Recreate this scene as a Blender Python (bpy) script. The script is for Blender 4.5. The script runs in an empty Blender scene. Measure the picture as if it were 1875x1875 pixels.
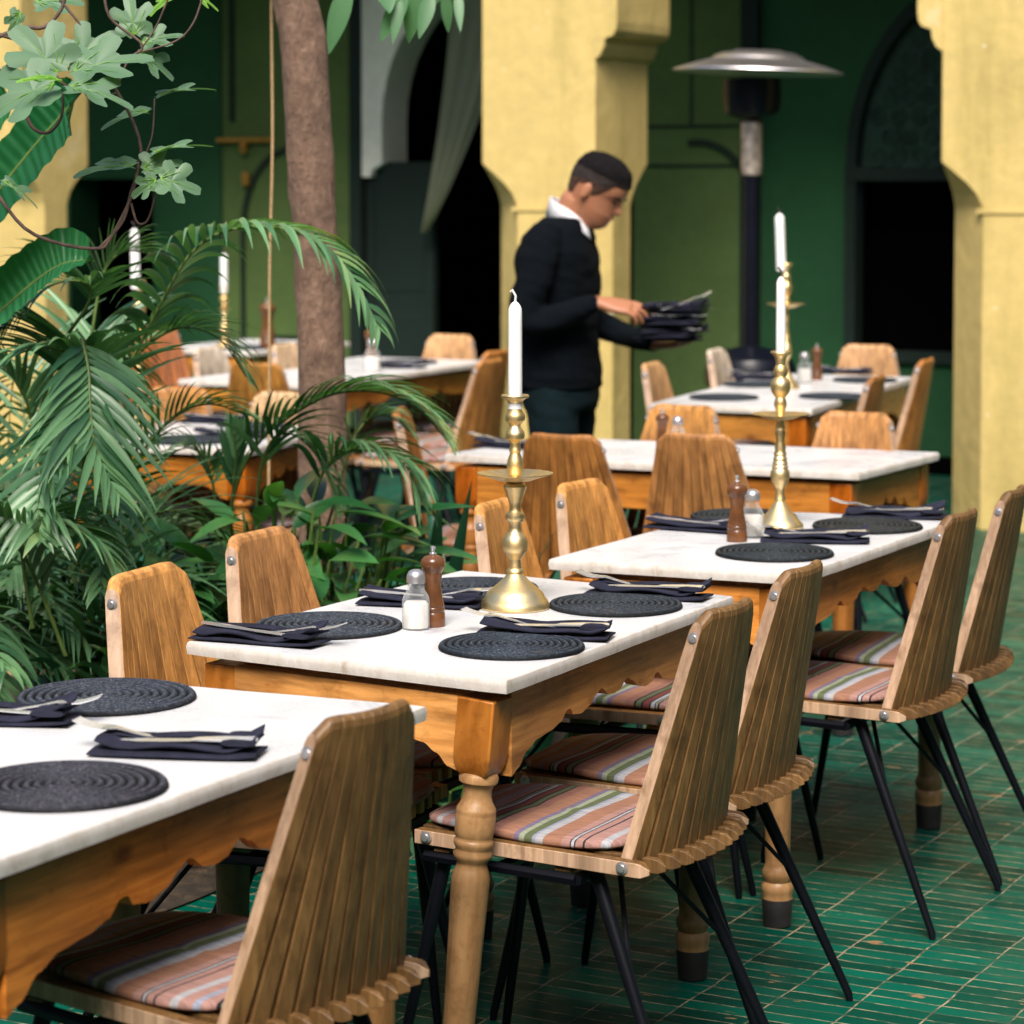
import bpy, bmesh, math, random
from mathutils import Vector, Matrix, noise

# ------------------------------------------------------------------ camera, sky, sun, exposure
S = bpy.context.scene
COL = S.collection
R = math.radians
cam_d = bpy.data.cameras.new('camera')
cam = bpy.data.objects.new('camera', cam_d)
COL.objects.link(cam)
cam.location = (0, 0, 1.571)
cam.rotation_euler = (R(90) - 0.055, 0, 0)
cam_d.sensor_fit = 'HORIZONTAL'
cam_d.sensor_width = 36
cam_d.lens = 93.09
cam_d.shift_y = -0.17855
cam_d.clip_start = 0.05
cam_d.clip_end = 200
cam_d.dof.use_dof = True
cam_d.dof.focus_distance = 4.75
cam_d.dof.aperture_fstop = 5.6
S.camera = cam

SUN_DIR = Vector((-0.10, -0.84, 1.0)).normalized()      # towards the sun
w = bpy.data.worlds.new('World')
S.world = w
w.use_nodes = True
wn = w.node_tree
sky = wn.nodes.new('ShaderNodeTexSky')
sky.sky_type = 'NISHITA'
sky.sun_disc = False
sky.sun_elevation = math.asin(SUN_DIR.z)
sky.sun_rotation = math.atan2(SUN_DIR.x, SUN_DIR.y)
sky.dust_density = 3.0
wn.links.new(sky.outputs[0], wn.nodes['Background'].inputs[0])
wn.nodes['Background'].inputs[1].default_value = 0.055
sun_d = bpy.data.lights.new('sun', 'SUN')
sun_d.energy = 1.5
sun_d.angle = R(27)
sun_d.color = (1.0, 0.93, 0.84)
sun = bpy.data.objects.new('sun', sun_d)
sun.rotation_euler = (-SUN_DIR).to_track_quat('-Z', 'Y').to_euler()
sun.location = (-3, -3, 9)
COL.objects.link(sun)
S.view_settings.view_transform = 'Standard'
S.view_settings.look = 'None'
S.view_settings.gamma = 1
S.view_settings.exposure = 1.86
S.render.engine = 'CYCLES'
S.cycles.use_denoising = True
S.cycles.max_bounces = 6
S.cycles.diffuse_bounces = 3
S.cycles.glossy_bounces = 3
S.cycles.transparent_max_bounces = 6
S.cycles.caustics_reflective = False
S.cycles.caustics_refractive = False

# ------------------------------------------------------------------ frame of the place: u runs away along the tables, v to the left
AX = R(62)
UX, UY = math.cos(AX), math.sin(AX)
def W(u, v, z=0.0):
    return Vector((UX * u - UY * v, UY * u + UX * v, z))

# ------------------------------------------------------------------ materials
def nodes(name):
    m = bpy.data.materials.new(name)
    m.use_nodes = True
    nt = m.node_tree
    return m, nt, nt.nodes['Principled BSDF']
def N(nt, t, **kw):
    n = nt.nodes.new(t)
    for k, v in kw.items():
        setattr(n, k, v)
    return n
def ramp(nt, stops, interp='LINEAR'):
    n = nt.nodes.new('ShaderNodeValToRGB')
    cr = n.color_ramp
    cr.interpolation = interp
    while len(cr.elements) < len(stops):
        cr.elements.new(0.5)
    for e, (p, c) in zip(cr.elements, stops):
        e.position = p
        e.color = (*c, 1) if len(c) == 3 else c
    return n
def coords(nt, scale=(1, 1, 1), out='Object', rot=(0, 0, 0), loc=(0, 0, 0)):
    t = N(nt, 'ShaderNodeTexCoord')
    mp = N(nt, 'ShaderNodeMapping')
    mp.inputs['Scale'].default_value = scale
    mp.inputs['Rotation'].default_value = rot
    mp.inputs['Location'].default_value = loc
    nt.links.new(t.outputs[out], mp.inputs[0])
    return mp.outputs[0]
def noise_n(nt, vec, scale, detail=4, rough=0.55, dist=0.0):
    n = N(nt, 'ShaderNodeTexNoise')
    n.inputs['Scale'].default_value = scale
    n.inputs['Detail'].default_value = detail
    n.inputs['Roughness'].default_value = rough
    n.inputs['Distortion'].default_value = dist
    nt.links.new(vec, n.inputs['Vector'])
    return n.outputs['Fac']
def mixc(nt, fac, a, b, mode='MIX'):
    n = N(nt, 'ShaderNodeMix', data_type='RGBA', blend_type=mode)
    for i, s in ((0, fac), (6, a), (7, b)):
        if isinstance(s, (int, float)):
            n.inputs[i].default_value = s
        elif isinstance(s, tuple):
            n.inputs[i].default_value = (*s, 1)
        else:
            nt.links.new(s, n.inputs[i])
    return n.outputs[2]
def math_n(nt, op, a, b=0.0):
    n = N(nt, 'ShaderNodeMath', operation=op)
    for i, s in ((0, a), (1, b)):
        if isinstance(s, (int, float)):
            n.inputs[i].default_value = s
        else:
            nt.links.new(s, n.inputs[i])
    return n.outputs[0]
def bump(nt, b, h, strength=0.3, dist=0.01):
    n = N(nt, 'ShaderNodeBump')
    n.inputs['Strength'].default_value = strength
    n.inputs['Distance'].default_value = dist
    nt.links.new(h, n.inputs['Height'])
    nt.links.new(n.outputs[0], b.inputs['Normal'])

def plain(name, c, rough=0.5, metal=0.0, var=0.15, scale=12.0, bumps=0.0, bscale=60.0):
    m, nt, b = nodes(name)
    v = coords(nt)
    f = noise_n(nt, v, scale)
    lo = tuple(max(0, x * (1 - var)) for x in c)
    hi = tuple(min(1, x * (1 + var)) for x in c)
    rp = ramp(nt, [(0.3, lo), (0.7, hi)])
    nt.links.new(f, rp.inputs[0])
    nt.links.new(rp.outputs[0], b.inputs['Base Color'])
    b.inputs['Roughness'].default_value = rough
    b.inputs['Metallic'].default_value = metal
    if bumps:
        bump(nt, b, noise_n(nt, v, bscale), bumps, 0.004)
    return m

def wood(name, lo, hi, stretch=(60, 60, 3), rough=0.5, tint=True, knots=False):
    m, nt, b = nodes(name)
    v = coords(nt, stretch)
    g = noise_n(nt, v, 1.0, 6, 0.6, 0.6)
    rp = ramp(nt, [(0.25, lo), (0.75, hi)])
    nt.links.new(g, rp.inputs[0])
    geo = N(nt, 'ShaderNodeNewGeometry')
    isl = math_n(nt, 'MULTIPLY_ADD', geo.outputs['Random Per Island'], 0.36)
    isl.node.inputs[2].default_value = 0.80
    c = mixc(nt, 1.0, rp.outputs[0], isl, 'MULTIPLY')
    big = noise_n(nt, coords(nt), 3.5, 2)
    rb = ramp(nt, [(0.35, (0.72, 0.70, 0.68)), (0.65, (1.1, 1.08, 1.05))])
    nt.links.new(big, rb.inputs[0])
    c = mixc(nt, 1.0, c, rb.outputs[0], 'MULTIPLY')
    # weathering: long grey-brown streaks and rubbed spots
    wv_ = noise_n(nt, coords(nt, tuple(x * .38 for x in stretch), loc=(3, 7, 1)), 1.0, 5, .7)
    wr_ = ramp(nt, [(.36, (.58, .56, .54)), (.52, (1, 1, 1)), (.68, (1.16, 1.14, 1.10))])
    nt.links.new(wv_, wr_.inputs[0])
    c = mixc(nt, 1.0, c, wr_.outputs[0], 'MULTIPLY')
    sc_ = noise_n(nt, coords(nt, loc=(9, 2, 5)), 16, 5, .7)
    sr_ = ramp(nt, [(.34, (.66, .62, .58)), (.46, (1, 1, 1))])
    nt.links.new(sc_, sr_.inputs[0])
    c = mixc(nt, .8, c, sr_.outputs[0], 'MULTIPLY')
    if knots:
        vo = N(nt, 'ShaderNodeTexVoronoi')
        nt.links.new(coords(nt, (4, 4, 7)), vo.inputs['Vector'])
        vo.inputs['Scale'].default_value = 1.0
        kr = ramp(nt, [(0.04, (0.25, 0.09, 0.03)), (0.12, (1, 1, 1))])
        nt.links.new(vo.outputs['Distance'], kr.inputs[0])
        c = mixc(nt, 0.8, c, kr.outputs[0], 'MULTIPLY')
        sp = noise_n(nt, coords(nt, (40, 40, 90)), 1.0, 3)
        sr = ramp(nt, [(0.68, (1, 1, 1)), (0.78, (0.55, 0.36, 0.2))])
        nt.links.new(sp, sr.inputs[0])
        c = mixc(nt, 0.8, c, sr.outputs[0], 'MULTIPLY')
    if tint:
        oi = N(nt, 'ShaderNodeObjectInfo')
        c = mixc(nt, 1.0, c, oi.outputs['Color'], 'MULTIPLY')
    nt.links.new(c, b.inputs['Base Color'])
    b.inputs['Roughness'].default_value = rough
    bump(nt, b, g, 0.25, 0.002)
    return m

def leaf_mat(name, lo, hi, tip=None, rough=0.4, trans=0.3, ribs=0.0):
    m, nt, b = nodes(name)
    v = coords(nt)
    geo = N(nt, 'ShaderNodeNewGeometry')
    f = noise_n(nt, v, 9.0, 3)
    f2 = math_n(nt, 'MULTIPLY_ADD', geo.outputs['Random Per Island'], 0.6)
    nt.links.new(math_n(nt, 'MULTIPLY', f, 0.45), f2.node.inputs[2])
    st = [(0.2, lo), (0.75, hi)]
    if tip:
        st.append((0.97, tip))
    rp = ramp(nt, st)
    nt.links.new(f2, rp.inputs[0])
    nt.links.new(rp.outputs[0], b.inputs['Base Color'])
    b.inputs['Roughness'].default_value = rough
    tr = N(nt, 'ShaderNodeBsdfTranslucent')
    tc = mixc(nt, 1.0, rp.outputs[0], (1.3, 1.6, 0.5), 'MULTIPLY')
    nt.links.new(tc, tr.inputs['Color'])
    mx = N(nt, 'ShaderNodeMixShader')
    mx.inputs[0].default_value = trans
    nt.links.new(b.outputs[0], mx.inputs[1])
    nt.links.new(tr.outputs[0], mx.inputs[2])
    nt.links.new(mx.outputs[0], nt.nodes['Material Output'].inputs[0])
    if ribs:
        wv = N(nt, 'ShaderNodeTexWave')
        wv.inputs['Scale'].default_value = ribs
        nt.links.new(coords(nt, out='UV'), wv.inputs['Vector'])
        bump(nt, b, wv.outputs['Fac'], 0.5, 0.004)
    return m

M = {}
M['oak'] = wood('oak_slats', (0.20, 0.105, 0.042), (0.48, 0.285, 0.125), (90, 90, 2.5))
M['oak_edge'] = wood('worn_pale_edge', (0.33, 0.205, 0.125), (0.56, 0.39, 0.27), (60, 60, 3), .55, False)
M['pine_end'] = wood('old_pine_end', (0.40, 0.205, 0.065), (0.68, 0.42, 0.185), (70, 5, 80), 0.42, True, True)
M['pine'] = wood('old_pine', (0.30, 0.135, 0.036), (0.66, 0.40, 0.17), (4, 70, 70), 0.42, True, True)
M['leg'] = wood('turned_pine', (0.27, 0.130, 0.048), (0.50, 0.30, 0.135), (30, 30, 4), 0.42, True, True)
M['varnish'] = wood('varnished_pine', (0.30, 0.080, 0.008), (0.62, 0.25, 0.045), (14, 14, 5), 0.25, True, True)
M['sock'] = plain('dark_foot_paint', (0.020, 0.017, 0.018), .6, 0, .4, 20)
M['black_metal'] = plain('black_metal', (0.0040, 0.0045, 0.0075), 0.4, 0.0)
M['bolt'] = plain('steel_bolt', (0.62, 0.60, 0.62), 0.32, 0.8)
M['steel'] = plain('cutlery_steel', (0.88, 0.88, 0.90), 0.22, 0.75, 0.05)
M['navy'] = plain('navy_cloth', (0.019, 0.020, 0.036), 0.9, 0, 0.3, 30, 0.3, 500)
M['wax'] = plain('white_wax', (0.86, 0.85, 0.83), 0.45, 0, 0.03)
M['wick'] = plain('burnt_wick', (0.05, 0.04, 0.04), 0.9)
M['brownwood'] = plain('polished_brown_wood', (0.125, 0.050, 0.020), 0.22, 0, 0.35, 25)
M['salt'] = plain('salt', (0.80, 0.74, 0.68), 0.8, 0, 0.08, 80)
M['skin'] = plain('skin', (0.36, 0.150, 0.078), 0.5, 0, 0.08)
M['hair'] = plain('short_dark_hair', (0.0055, 0.0042, 0.0050), 0.9, 0, 0.5, 90, 0.6, 300)
M['stubble'] = plain('stubble', (0.060, 0.033, 0.024), 0.8, 0, 0.3, 120)
M['sweater'] = plain('black_knit', (0.0030, 0.0046, 0.0068), 1.0, 0, 0.3, 200, 0.5, 350)
M['shirt'] = plain('white_shirt', (0.80, 0.79, 0.82), 0.8, 0, 0.03)
M['trouser'] = plain('dark_teal_cloth', (0.002, 0.009, 0.012), 0.9, 0, 0.25, 20)
M['shoe'] = plain('black_leather', (0.01, 0.01, 0.01), 0.4)
M['eye'] = plain('eye_dark', (0.03, 0.018, 0.012), 0.2)
M['rope'] = plain('rope_fibre', (0.42, 0.28, 0.14), 0.9, 0, 0.3, 200)
M['curtain'] = leaf_mat('thin_curtain', (0.28, 0.30, 0.22), (0.38, 0.40, 0.30), None, 0.9, 0.35)
M['fig'] = leaf_mat('fig_leaf', (0.055, 0.130, 0.068), (0.14, 0.25, 0.14), (0.20, 0.33, 0.12), 0.5, 0.25)
M['figyoung'] = leaf_mat('young_fig_leaf', (0.10, 0.30, 0.03), (0.22, 0.42, 0.06), None, 0.5, 0.35)
M['palm'] = leaf_mat('palm_leaf', (0.022, 0.090, 0.036), (0.165, 0.335, 0.150), (0.36, 0.36, 0.09), 0.33, 0.22)
M['palmstem'] = plain('palm_stem', (0.10, 0.16, 0.035), 0.5, 0, 0.4)
M['banana'] = leaf_mat('banana_leaf', (0.010, 0.10, 0.030), (0.035, 0.20, 0.07), None, 0.35, 0.35, 9)
M['bush'] = leaf_mat('glossy_leaf', (0.010, 0.070, 0.022), (0.07, 0.23, 0.06), (0.20, 0.36, 0.10), 0.3, 0.18)
M['strap'] = leaf_mat('strap_leaf', (0.006, 0.040, 0.025), (0.025, 0.10, 0.05), None, 0.3, 0.15)
M['treeleaf'] = leaf_mat('tree_leaf', (0.045, 0.14, 0.06), (0.12, 0.26, 0.12), (0.30, 0.32, 0.10), 0.45, 0.3)
M['twig'] = plain('twig_bark', (0.10, 0.062, 0.048), 0.85, 0, 0.4, 40, 0.5, 120)
M['heater_cap'] = plain('brushed_aluminium', (0.72, 0.68, 0.68), 0.38, 1.0, 0.05)
M['heater_black'] = plain('black_enamel', (0.004, 0.005, 0.010), 0.3, 0.0)
M['rattan'] = wood('dark_orange_wood', (0.24, 0.085, 0.018), (0.46, 0.19, 0.045))

def brass_mat():
    m, nt, b = nodes('brass')
    v = coords(nt)
    f = noise_n(nt, v, 35, 5)
    rp = ramp(nt, [(0.3, (0.72, 0.50, 0.20)), (0.7, (0.93, 0.74, 0.42))])
    nt.links.new(f, rp.inputs[0])
    nt.links.new(rp.outputs[0], b.inputs['Base Color'])
    b.inputs['Metallic'].default_value = 1.0
    rr = ramp(nt, [(0.3, (0.52,) * 3), (0.7, (0.36,) * 3)])
    nt.links.new(f, rr.inputs[0])
    nt.links.new(rr.outputs[0], b.inputs['Roughness'])
    bump(nt, b, noise_n(nt, coords(nt, (1, 1, 6)), 60, 3), 0.12, 0.002)
    return m
M['brass'] = brass_mat()

def marble_mat():
    m, nt, b = nodes('white_marble')
    v = coords(nt)
    f = noise_n(nt, v, 4.0, 8, 0.65, 1.2)
    rp = ramp(nt, [(0.34, (0.46, 0.465, 0.49)), (0.44, (0.68, 0.68, 0.69)), (0.8, (0.75, 0.745, 0.75))])
    nt.links.new(f, rp.inputs[0])
    sp = noise_n(nt, v, 220, 2)
    sr = ramp(nt, [(0.40, (0.90, 0.90, 0.90)), (0.6, (1, 1, 1))])
    nt.links.new(sp, sr.inputs[0])
    nt.links.new(mixc(nt, 1.0, rp.outputs[0], sr.outputs[0], 'MULTIPLY'), b.inputs['Base Color'])
    rr = ramp(nt, [(0.3, (0.42,) * 3), (0.7, (0.24,) * 3)])
    nt.links.new(noise_n(nt, v, 7, 3), rr.inputs[0])
    nt.links.new(rr.outputs[0], b.inputs['Roughness'])
    return m
M['marble'] = marble_mat()
def marble_edge():
    m, nt, b = nodes('rough_marble_edge')
    v = coords(nt, (1, 1, .5))
    f = noise_n(nt, v, 26, 7, 0.7)
    rp = ramp(nt, [(0.28, (0.34, 0.27, 0.20)), (0.42, (0.52, 0.47, 0.42)), (0.7, (0.64, 0.61, 0.58))])
    nt.links.new(f, rp.inputs[0])
    nt.links.new(rp.outputs[0], b.inputs['Base Color'])
    b.inputs['Roughness'].default_value = 0.7
    bump(nt, b, f, 0.5, 0.004)
    return m
M['marble_edge'] = marble_edge()

def mat_coil():
    m, nt, b = nodes('woven_black_fibre')
    v = coords(nt)
    f = noise_n(nt, v, 260, 3)
    rp = ramp(nt, [(0.35, (0.008, 0.010, 0.014)), (0.62, (0.034, 0.040, 0.048)), (0.80, (0.16, 0.13, 0.12))])
    nt.links.new(f, rp.inputs[0])
    big = noise_n(nt, v, 14, 2)
    rb = ramp(nt, [(0.70, (0, 0, 0)), (0.80, (.7, .7, .7))])
    nt.links.new(big, rb.inputs[0])
    c = mixc(nt, rb.outputs[0], rp.outputs[0], (0.12, 0.075, 0.06))
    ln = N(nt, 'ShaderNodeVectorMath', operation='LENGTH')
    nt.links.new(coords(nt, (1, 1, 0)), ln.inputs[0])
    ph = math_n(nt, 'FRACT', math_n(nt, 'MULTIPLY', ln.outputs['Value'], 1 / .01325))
    pr = ramp(nt, [(0.0, (.12, .12, .12)), (.22, (.8, .8, .8)), (.5, (1.5, 1.5, 1.5)), (.78, (.8, .8, .8)), (1.0, (.12, .12, .12))])  # shade between the coils painted into the colour, coil crowns brightened
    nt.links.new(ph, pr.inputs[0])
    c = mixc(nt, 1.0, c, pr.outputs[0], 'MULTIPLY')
    n2 = N(nt, 'ShaderNodeObjectInfo')
    c = mixc(nt, 1.0, c, n2.outputs['Color'], 'MULTIPLY')
    nt.links.new(c, b.inputs['Base Color'])
    b.inputs['Roughness'].default_value = 0.75
    bump(nt, b, f, 0.25, 0.002)
    return m
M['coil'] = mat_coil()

def stripes_mat():
    m, nt, b = nodes('striped_cotton')
    v = coords(nt)
    sx = N(nt, 'ShaderNodeSeparateXYZ')
    nt.links.new(v, sx.inputs[0])
    t = math_n(nt, 'MULTIPLY_ADD', sx.outputs['Y'], 3.1)
    oi = N(nt, 'ShaderNodeObjectInfo')
    nt.links.new(math_n(nt, 'ADD', math_n(nt, 'MULTIPLY', oi.outputs['Random'], 0.37), 0.42), t.node.inputs[2])
    t = math_n(nt, 'FRACT', t)
    P, Pd, Sm, Lv, Gr, Ol, Wh, Bk, Mr, Bl = ((0.60, 0.33, 0.28), (0.42, 0.19, 0.14), (0.52, 0.25, 0.155), (0.27, 0.21, 0.34), (0.46, 0.52, 0.36),
        (0.16, 0.20, 0.09), (0.62, 0.62, 0.66), (0.025, 0.02, 0.03), (0.26, 0.06, 0.05), (0.42, 0.46, 0.60))
    seq = [(P, 5), (Bk, .6), (P, 2.5), (Bk, .5), (Wh, 1.0), (Bk, .5), (P, 3.5), (Sm, 7), (Wh, 3), (Bl, 1.2), (Ol, 3), (Gr, 2), (Lv, 2), (Sm, 6), (Pd, 4),
           (Bk, .8), (Ol, 2), (Bk, 1.2), (Mr, 2.5), (Bk, .6), (Wh, 1.5), (Bk, .5), (Gr, 1), (Bk, .6), (P, 3), (Bl, 2), (P, 4), (Wh, 3)]
    tot = sum(x[1] for x in seq)
    stops, acc = [], 0
    for c, n in seq:
        stops.append((acc / tot, c))
        acc += n
    rp = ramp(nt, stops, 'CONSTANT')
    nt.links.new(t, rp.inputs[0])
    f = noise_n(nt, coords(nt, (300, 20, 20)), 1.0, 2)
    fr = ramp(nt, [(0.3, (0.40,) * 3), (0.7, (0.68,) * 3)])
    nt.links.new(f, fr.inputs[0])
    nt.links.new(mixc(nt, 1.0, rp.outputs[0], fr.outputs[0], 'MULTIPLY'), b.inputs['Base Color'])
    b.inputs['Roughness'].default_value = 0.9
    bump(nt, b, noise_n(nt, v, 400, 2), 0.3, 0.002)
    return m
M['stripes'] = stripes_mat()

def plaster(name, c, dirt=0.2, stains=False):
    m, nt, b = nodes(name)
    v = coords(nt)
    f = noise_n(nt, v, 1.6, 6, 0.6)
    rp = ramp(nt, [(0.3, tuple(x * (1 - dirt) for x in c)), (0.65, c)])
    nt.links.new(f, rp.inputs[0])
    f3 = noise_n(nt, v, 18, 4)
    fr = ramp(nt, [(0.3, (0.93,) * 3), (0.7, (1.04,) * 3)])
    nt.links.new(f3, fr.inputs[0])
    cc = mixc(nt, 1.0, rp.outputs[0], fr.outputs[0], 'MULTIPLY')
    if stains:                 # rain streaks, worn patches, splashes low down
        sn = noise_n(nt, coords(nt, (5, 5, .7)), 1.0, 5, .6)
        sr = ramp(nt, [(.50, (1, 1, 1)), (.72, (.72, .74, .66))])
        nt.links.new(sn, sr.inputs[0])
        cc = mixc(nt, 1.0, cc, sr.outputs[0], 'MULTIPLY')
        pn = noise_n(nt, v, 3.2, 7, .7)
        pr = ramp(nt, [(.64, (0, 0, 0)), (.67, (1, 1, 1))])
        nt.links.new(pn, pr.inputs[0])
        cc = mixc(nt, math_n(nt, 'MULTIPLY', pr.outputs[0], .5), cc, (.62, .51, .30))
        cn = noise_n(nt, v, 30, 3, .5)
        cr = ramp(nt, [(.745, (0, 0, 0)), (.76, (1, 1, 1))])
        nt.links.new(cn, cr.inputs[0])
        cc = mixc(nt, cr.outputs[0], cc, (.80, .76, .68))
    nt.links.new(cc, b.inputs['Base Color'])
    b.inputs['Roughness'].default_value = 0.85
    bump(nt, b, noise_n(nt, v, 9, 6), 0.35, 0.02)
    return m
M['yellow'] = plaster('yellow_plaster', (0.62, 0.465, 0.165), 0.14, True)
M['court'] = plaster('grey_green_wall', (0.20, 0.22, 0.17))  # one even grey-green plaster tone, chosen dark to keep bounced fill low
M['dgreen'] = plaster('dark_green_plaster', (0.010, 0.080, 0.024), 0.3)
M['olive'] = plaster('olive_green_paint', (0.10, 0.165, 0.042), 0.25)
M['olivedark'] = plaster('olive_green_groove', (0.008, 0.024, 0.011), 0.2)
M['blackgreen'] = plaster('black_green_paint', (0.004, 0.018, 0.013), 0.3)
M['pale'] = plaster('pale_limewash', (0.85, 0.85, 0.75), 0.08)
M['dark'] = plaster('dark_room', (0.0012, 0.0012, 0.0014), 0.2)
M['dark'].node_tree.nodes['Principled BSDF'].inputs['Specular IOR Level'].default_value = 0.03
M['white'] = plaster('white_ceiling', (0.35, 0.33, 0.28), 0.1)
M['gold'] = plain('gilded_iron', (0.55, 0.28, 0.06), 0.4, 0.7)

def carved_mat():
    m, nt, b = nodes('carved_screen')
    v = coords(nt)
    vo = N(nt, 'ShaderNodeTexVoronoi', feature='SMOOTH_F1')
    vo.inputs['Scale'].default_value = 9
    nt.links.new(v, vo.inputs['Vector'])
    rp = ramp(nt, [(0.2, (0.010, 0.040, 0.026)), (0.6, (0.018, 0.062, 0.042))])
    nt.links.new(vo.outputs['Distance'], rp.inputs[0])
    nt.links.new(rp.outputs[0], b.inputs['Base Color'])
    b.inputs['Roughness'].default_value = 0.7
    return m
M['carved'] = carved_mat()

def floor_mat():
    m, nt, b = nodes('green_glazed_tiles')
    v = coords(nt, (1, 1, 1), 'Object')
    # small wobble so grout lines are not ruled
    nz = N(nt, 'ShaderNodeTexNoise')
    nz.inputs['Scale'].default_value = 6
    nz.inputs['Detail'].default_value = 3
    nt.links.new(v, nz.inputs['Vector'])
    add = N(nt, 'ShaderNodeVectorMath', operation='MULTIPLY_ADD')
    nt.links.new(nz.outputs['Color'], add.inputs[0])
    add.inputs[1].default_value = (0.020, 0.020, 0)
    nt.links.new(v, add.inputs[2])
    br = N(nt, 'ShaderNodeTexBrick')
    br.offset = 0.0
    br.inputs['Scale'].default_value = 1.0
    br.inputs['Brick Width'].default_value = 0.146
    br.inputs['Row Height'].default_value = 0.048
    br.inputs['Mortar Size'].default_value = 0.0023
    br.inputs['Mortar Smooth'].default_value = 0.3
    br.inputs['Bias'].default_value = 0.0
    br.inputs['Color1'].default_value = (0.0, 0.040, 0.027, 1)
    br.inputs['Color2'].default_value = (0.0, 0.105, 0.068, 1)
    br.inputs['Mortar'].default_value = (0.36, 0.285, 0.19, 1)
    nt.links.new(add.outputs[0], br.inputs['Vector'])
    big = noise_n(nt, v, 1.3, 5)
    rb = ramp(nt, [(0.3, (0.6, 0.65, 0.7)), (0.7, (1.25, 1.2, 1.1))])
    nt.links.new(big, rb.inputs[0])
    c = mixc(nt, 1.0, br.outputs['Color'], rb.outputs[0], 'MULTIPLY')
    # some grout worn wide or stained dark, some tiles chipped to the clay
    chip = noise_n(nt, coords(nt, (11, 26, 1)), 1.0, 3, 0.5)
    cr = ramp(nt, [(0.69, (0, 0, 0)), (0.71, (1, 1, 1))])
    nt.links.new(chip, cr.inputs[0])
    c = mixc(nt, cr.outputs[0], c, (0.30, 0.165, 0.085))
    st = noise_n(nt, v, 13.0, 4, .7)
    sr = ramp(nt, [(0.42, (0, 0, 0)), (0.56, (1, 1, 1))])
    nt.links.new(st, sr.inputs[0])
    c2 = mixc(nt, math_n(nt, 'MULTIPLY', math_n(nt, 'MULTIPLY', sr.outputs[0], br.outputs['Fac']), 0.88), c, (0.010, 0.055, 0.040))
    nt.links.new(c2, b.inputs['Base Color'])
    b.inputs['Specular IOR Level'].default_value = 0.09
    rr = ramp(nt, [(0.3, (0.55,) * 3), (0.75, (0.30,) * 3)])
    nt.links.new(noise_n(nt, v, 14, 5), rr.inputs[0])
    nt.links.new(rr.outputs[0], b.inputs['Roughness'])
    h = math_n(nt, 'MULTIPLY_ADD', br.outputs['Fac'], -1.0)
    nt.links.new(math_n(nt, 'MULTIPLY', noise_n(nt, v, 16, 3), 1.2), h.node.inputs[2])
    bump(nt, b, h, 0.5, 0.004)
    return m
M['tiles'] = floor_mat()

def soil_mat():
    m, nt, b = nodes('soil')
    v = coords(nt)
    f = noise_n(nt, v, 22, 8, 0.7)
    rp = ramp(nt, [(0.3, (0.010, 0.007, 0.004)), (0.55, (0.055, 0.036, 0.020)), (0.72, (0.16, 0.10, 0.05))])
    nt.links.new(f, rp.inputs[0])
    nt.links.new(rp.outputs[0], b.inputs['Base Color'])
    b.inputs['Roughness'].default_value = 0.95
    bump(nt, b, f, 1.0, 0.04)
    return m
M['soil'] = soil_mat()
def bark_mat():
    m, nt, b = nodes('smooth_bark')
    v = coords(nt, (1, 1, 0.8))
    f = noise_n(nt, v, 34, 9, 0.72)
    rp = ramp(nt, [(0.25, (0.075, 0.045, 0.032)), (0.5, (0.195, 0.122, 0.085)), (0.75, (0.34, 0.235, 0.165))])
    nt.links.new(f, rp.inputs[0])
    big = noise_n(nt, coords(nt), 3, 3)
    rb = ramp(nt, [(0.35, (0.7,) * 3), (0.65, (1.15, 1.08, 1.05))])
    nt.links.new(big, rb.inputs[0])
    nt.links.new(mixc(nt, 1.0, rp.outputs[0], rb.outputs[0], 'MULTIPLY'), b.inputs['Base Color'])
    b.inputs['Roughness'].default_value = 0.9
    bump(nt, b, math_n(nt, 'ADD', f, noise_n(nt, coords(nt, (1, 1, .35)), 25, 6, .7)), 1.0, 0.012)
    return m
M['bark'] = bark_mat()
def glass_mat():
    m, nt, b = nodes('clear_glass')
    b.inputs['Roughness'].default_value = 0.06
    b.inputs['Base Color'].default_value = (.9, .92, .92, 1)
    tr = N(nt, 'ShaderNodeBsdfTransparent')
    rp = ramp(nt, [(0.3, (0.86, 0.88, 0.88)), (0.7, (0.96, 0.97, 0.97))])
    nt.links.new(noise_n(nt, coords(nt), 30), rp.inputs[0])
    nt.links.new(rp.outputs[0], tr.inputs[0])
    lw = N(nt, 'ShaderNodeLayerWeight')
    lw.inputs[0].default_value = 0.35
    mx = N(nt, 'ShaderNodeMixShader')
    nt.links.new(math_n(nt, 'MULTIPLY_ADD', lw.outputs['Facing'], 0.5), mx.inputs[0])
    mx.inputs[0].links[0].from_node.inputs[2].default_value = 0.06
    nt.links.new(tr.outputs[0], mx.inputs[1])
    nt.links.new(b.outputs[0], mx.inputs[2])
    nt.links.new(mx.outputs[0], nt.nodes['Material Output'].inputs[0])
    return m
M['glass'] = glass_mat()

for k_, sp_ in (('sweater', .08), ('navy', .15), ('trouser', .15), ('hair', .15), ('stubble', .15), ('black_metal', .2), ('heater_black', .25), ('coil', .2)):
    M[k_].node_tree.nodes['Principled BSDF'].inputs['Specular IOR Level'].default_value = sp_

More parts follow.
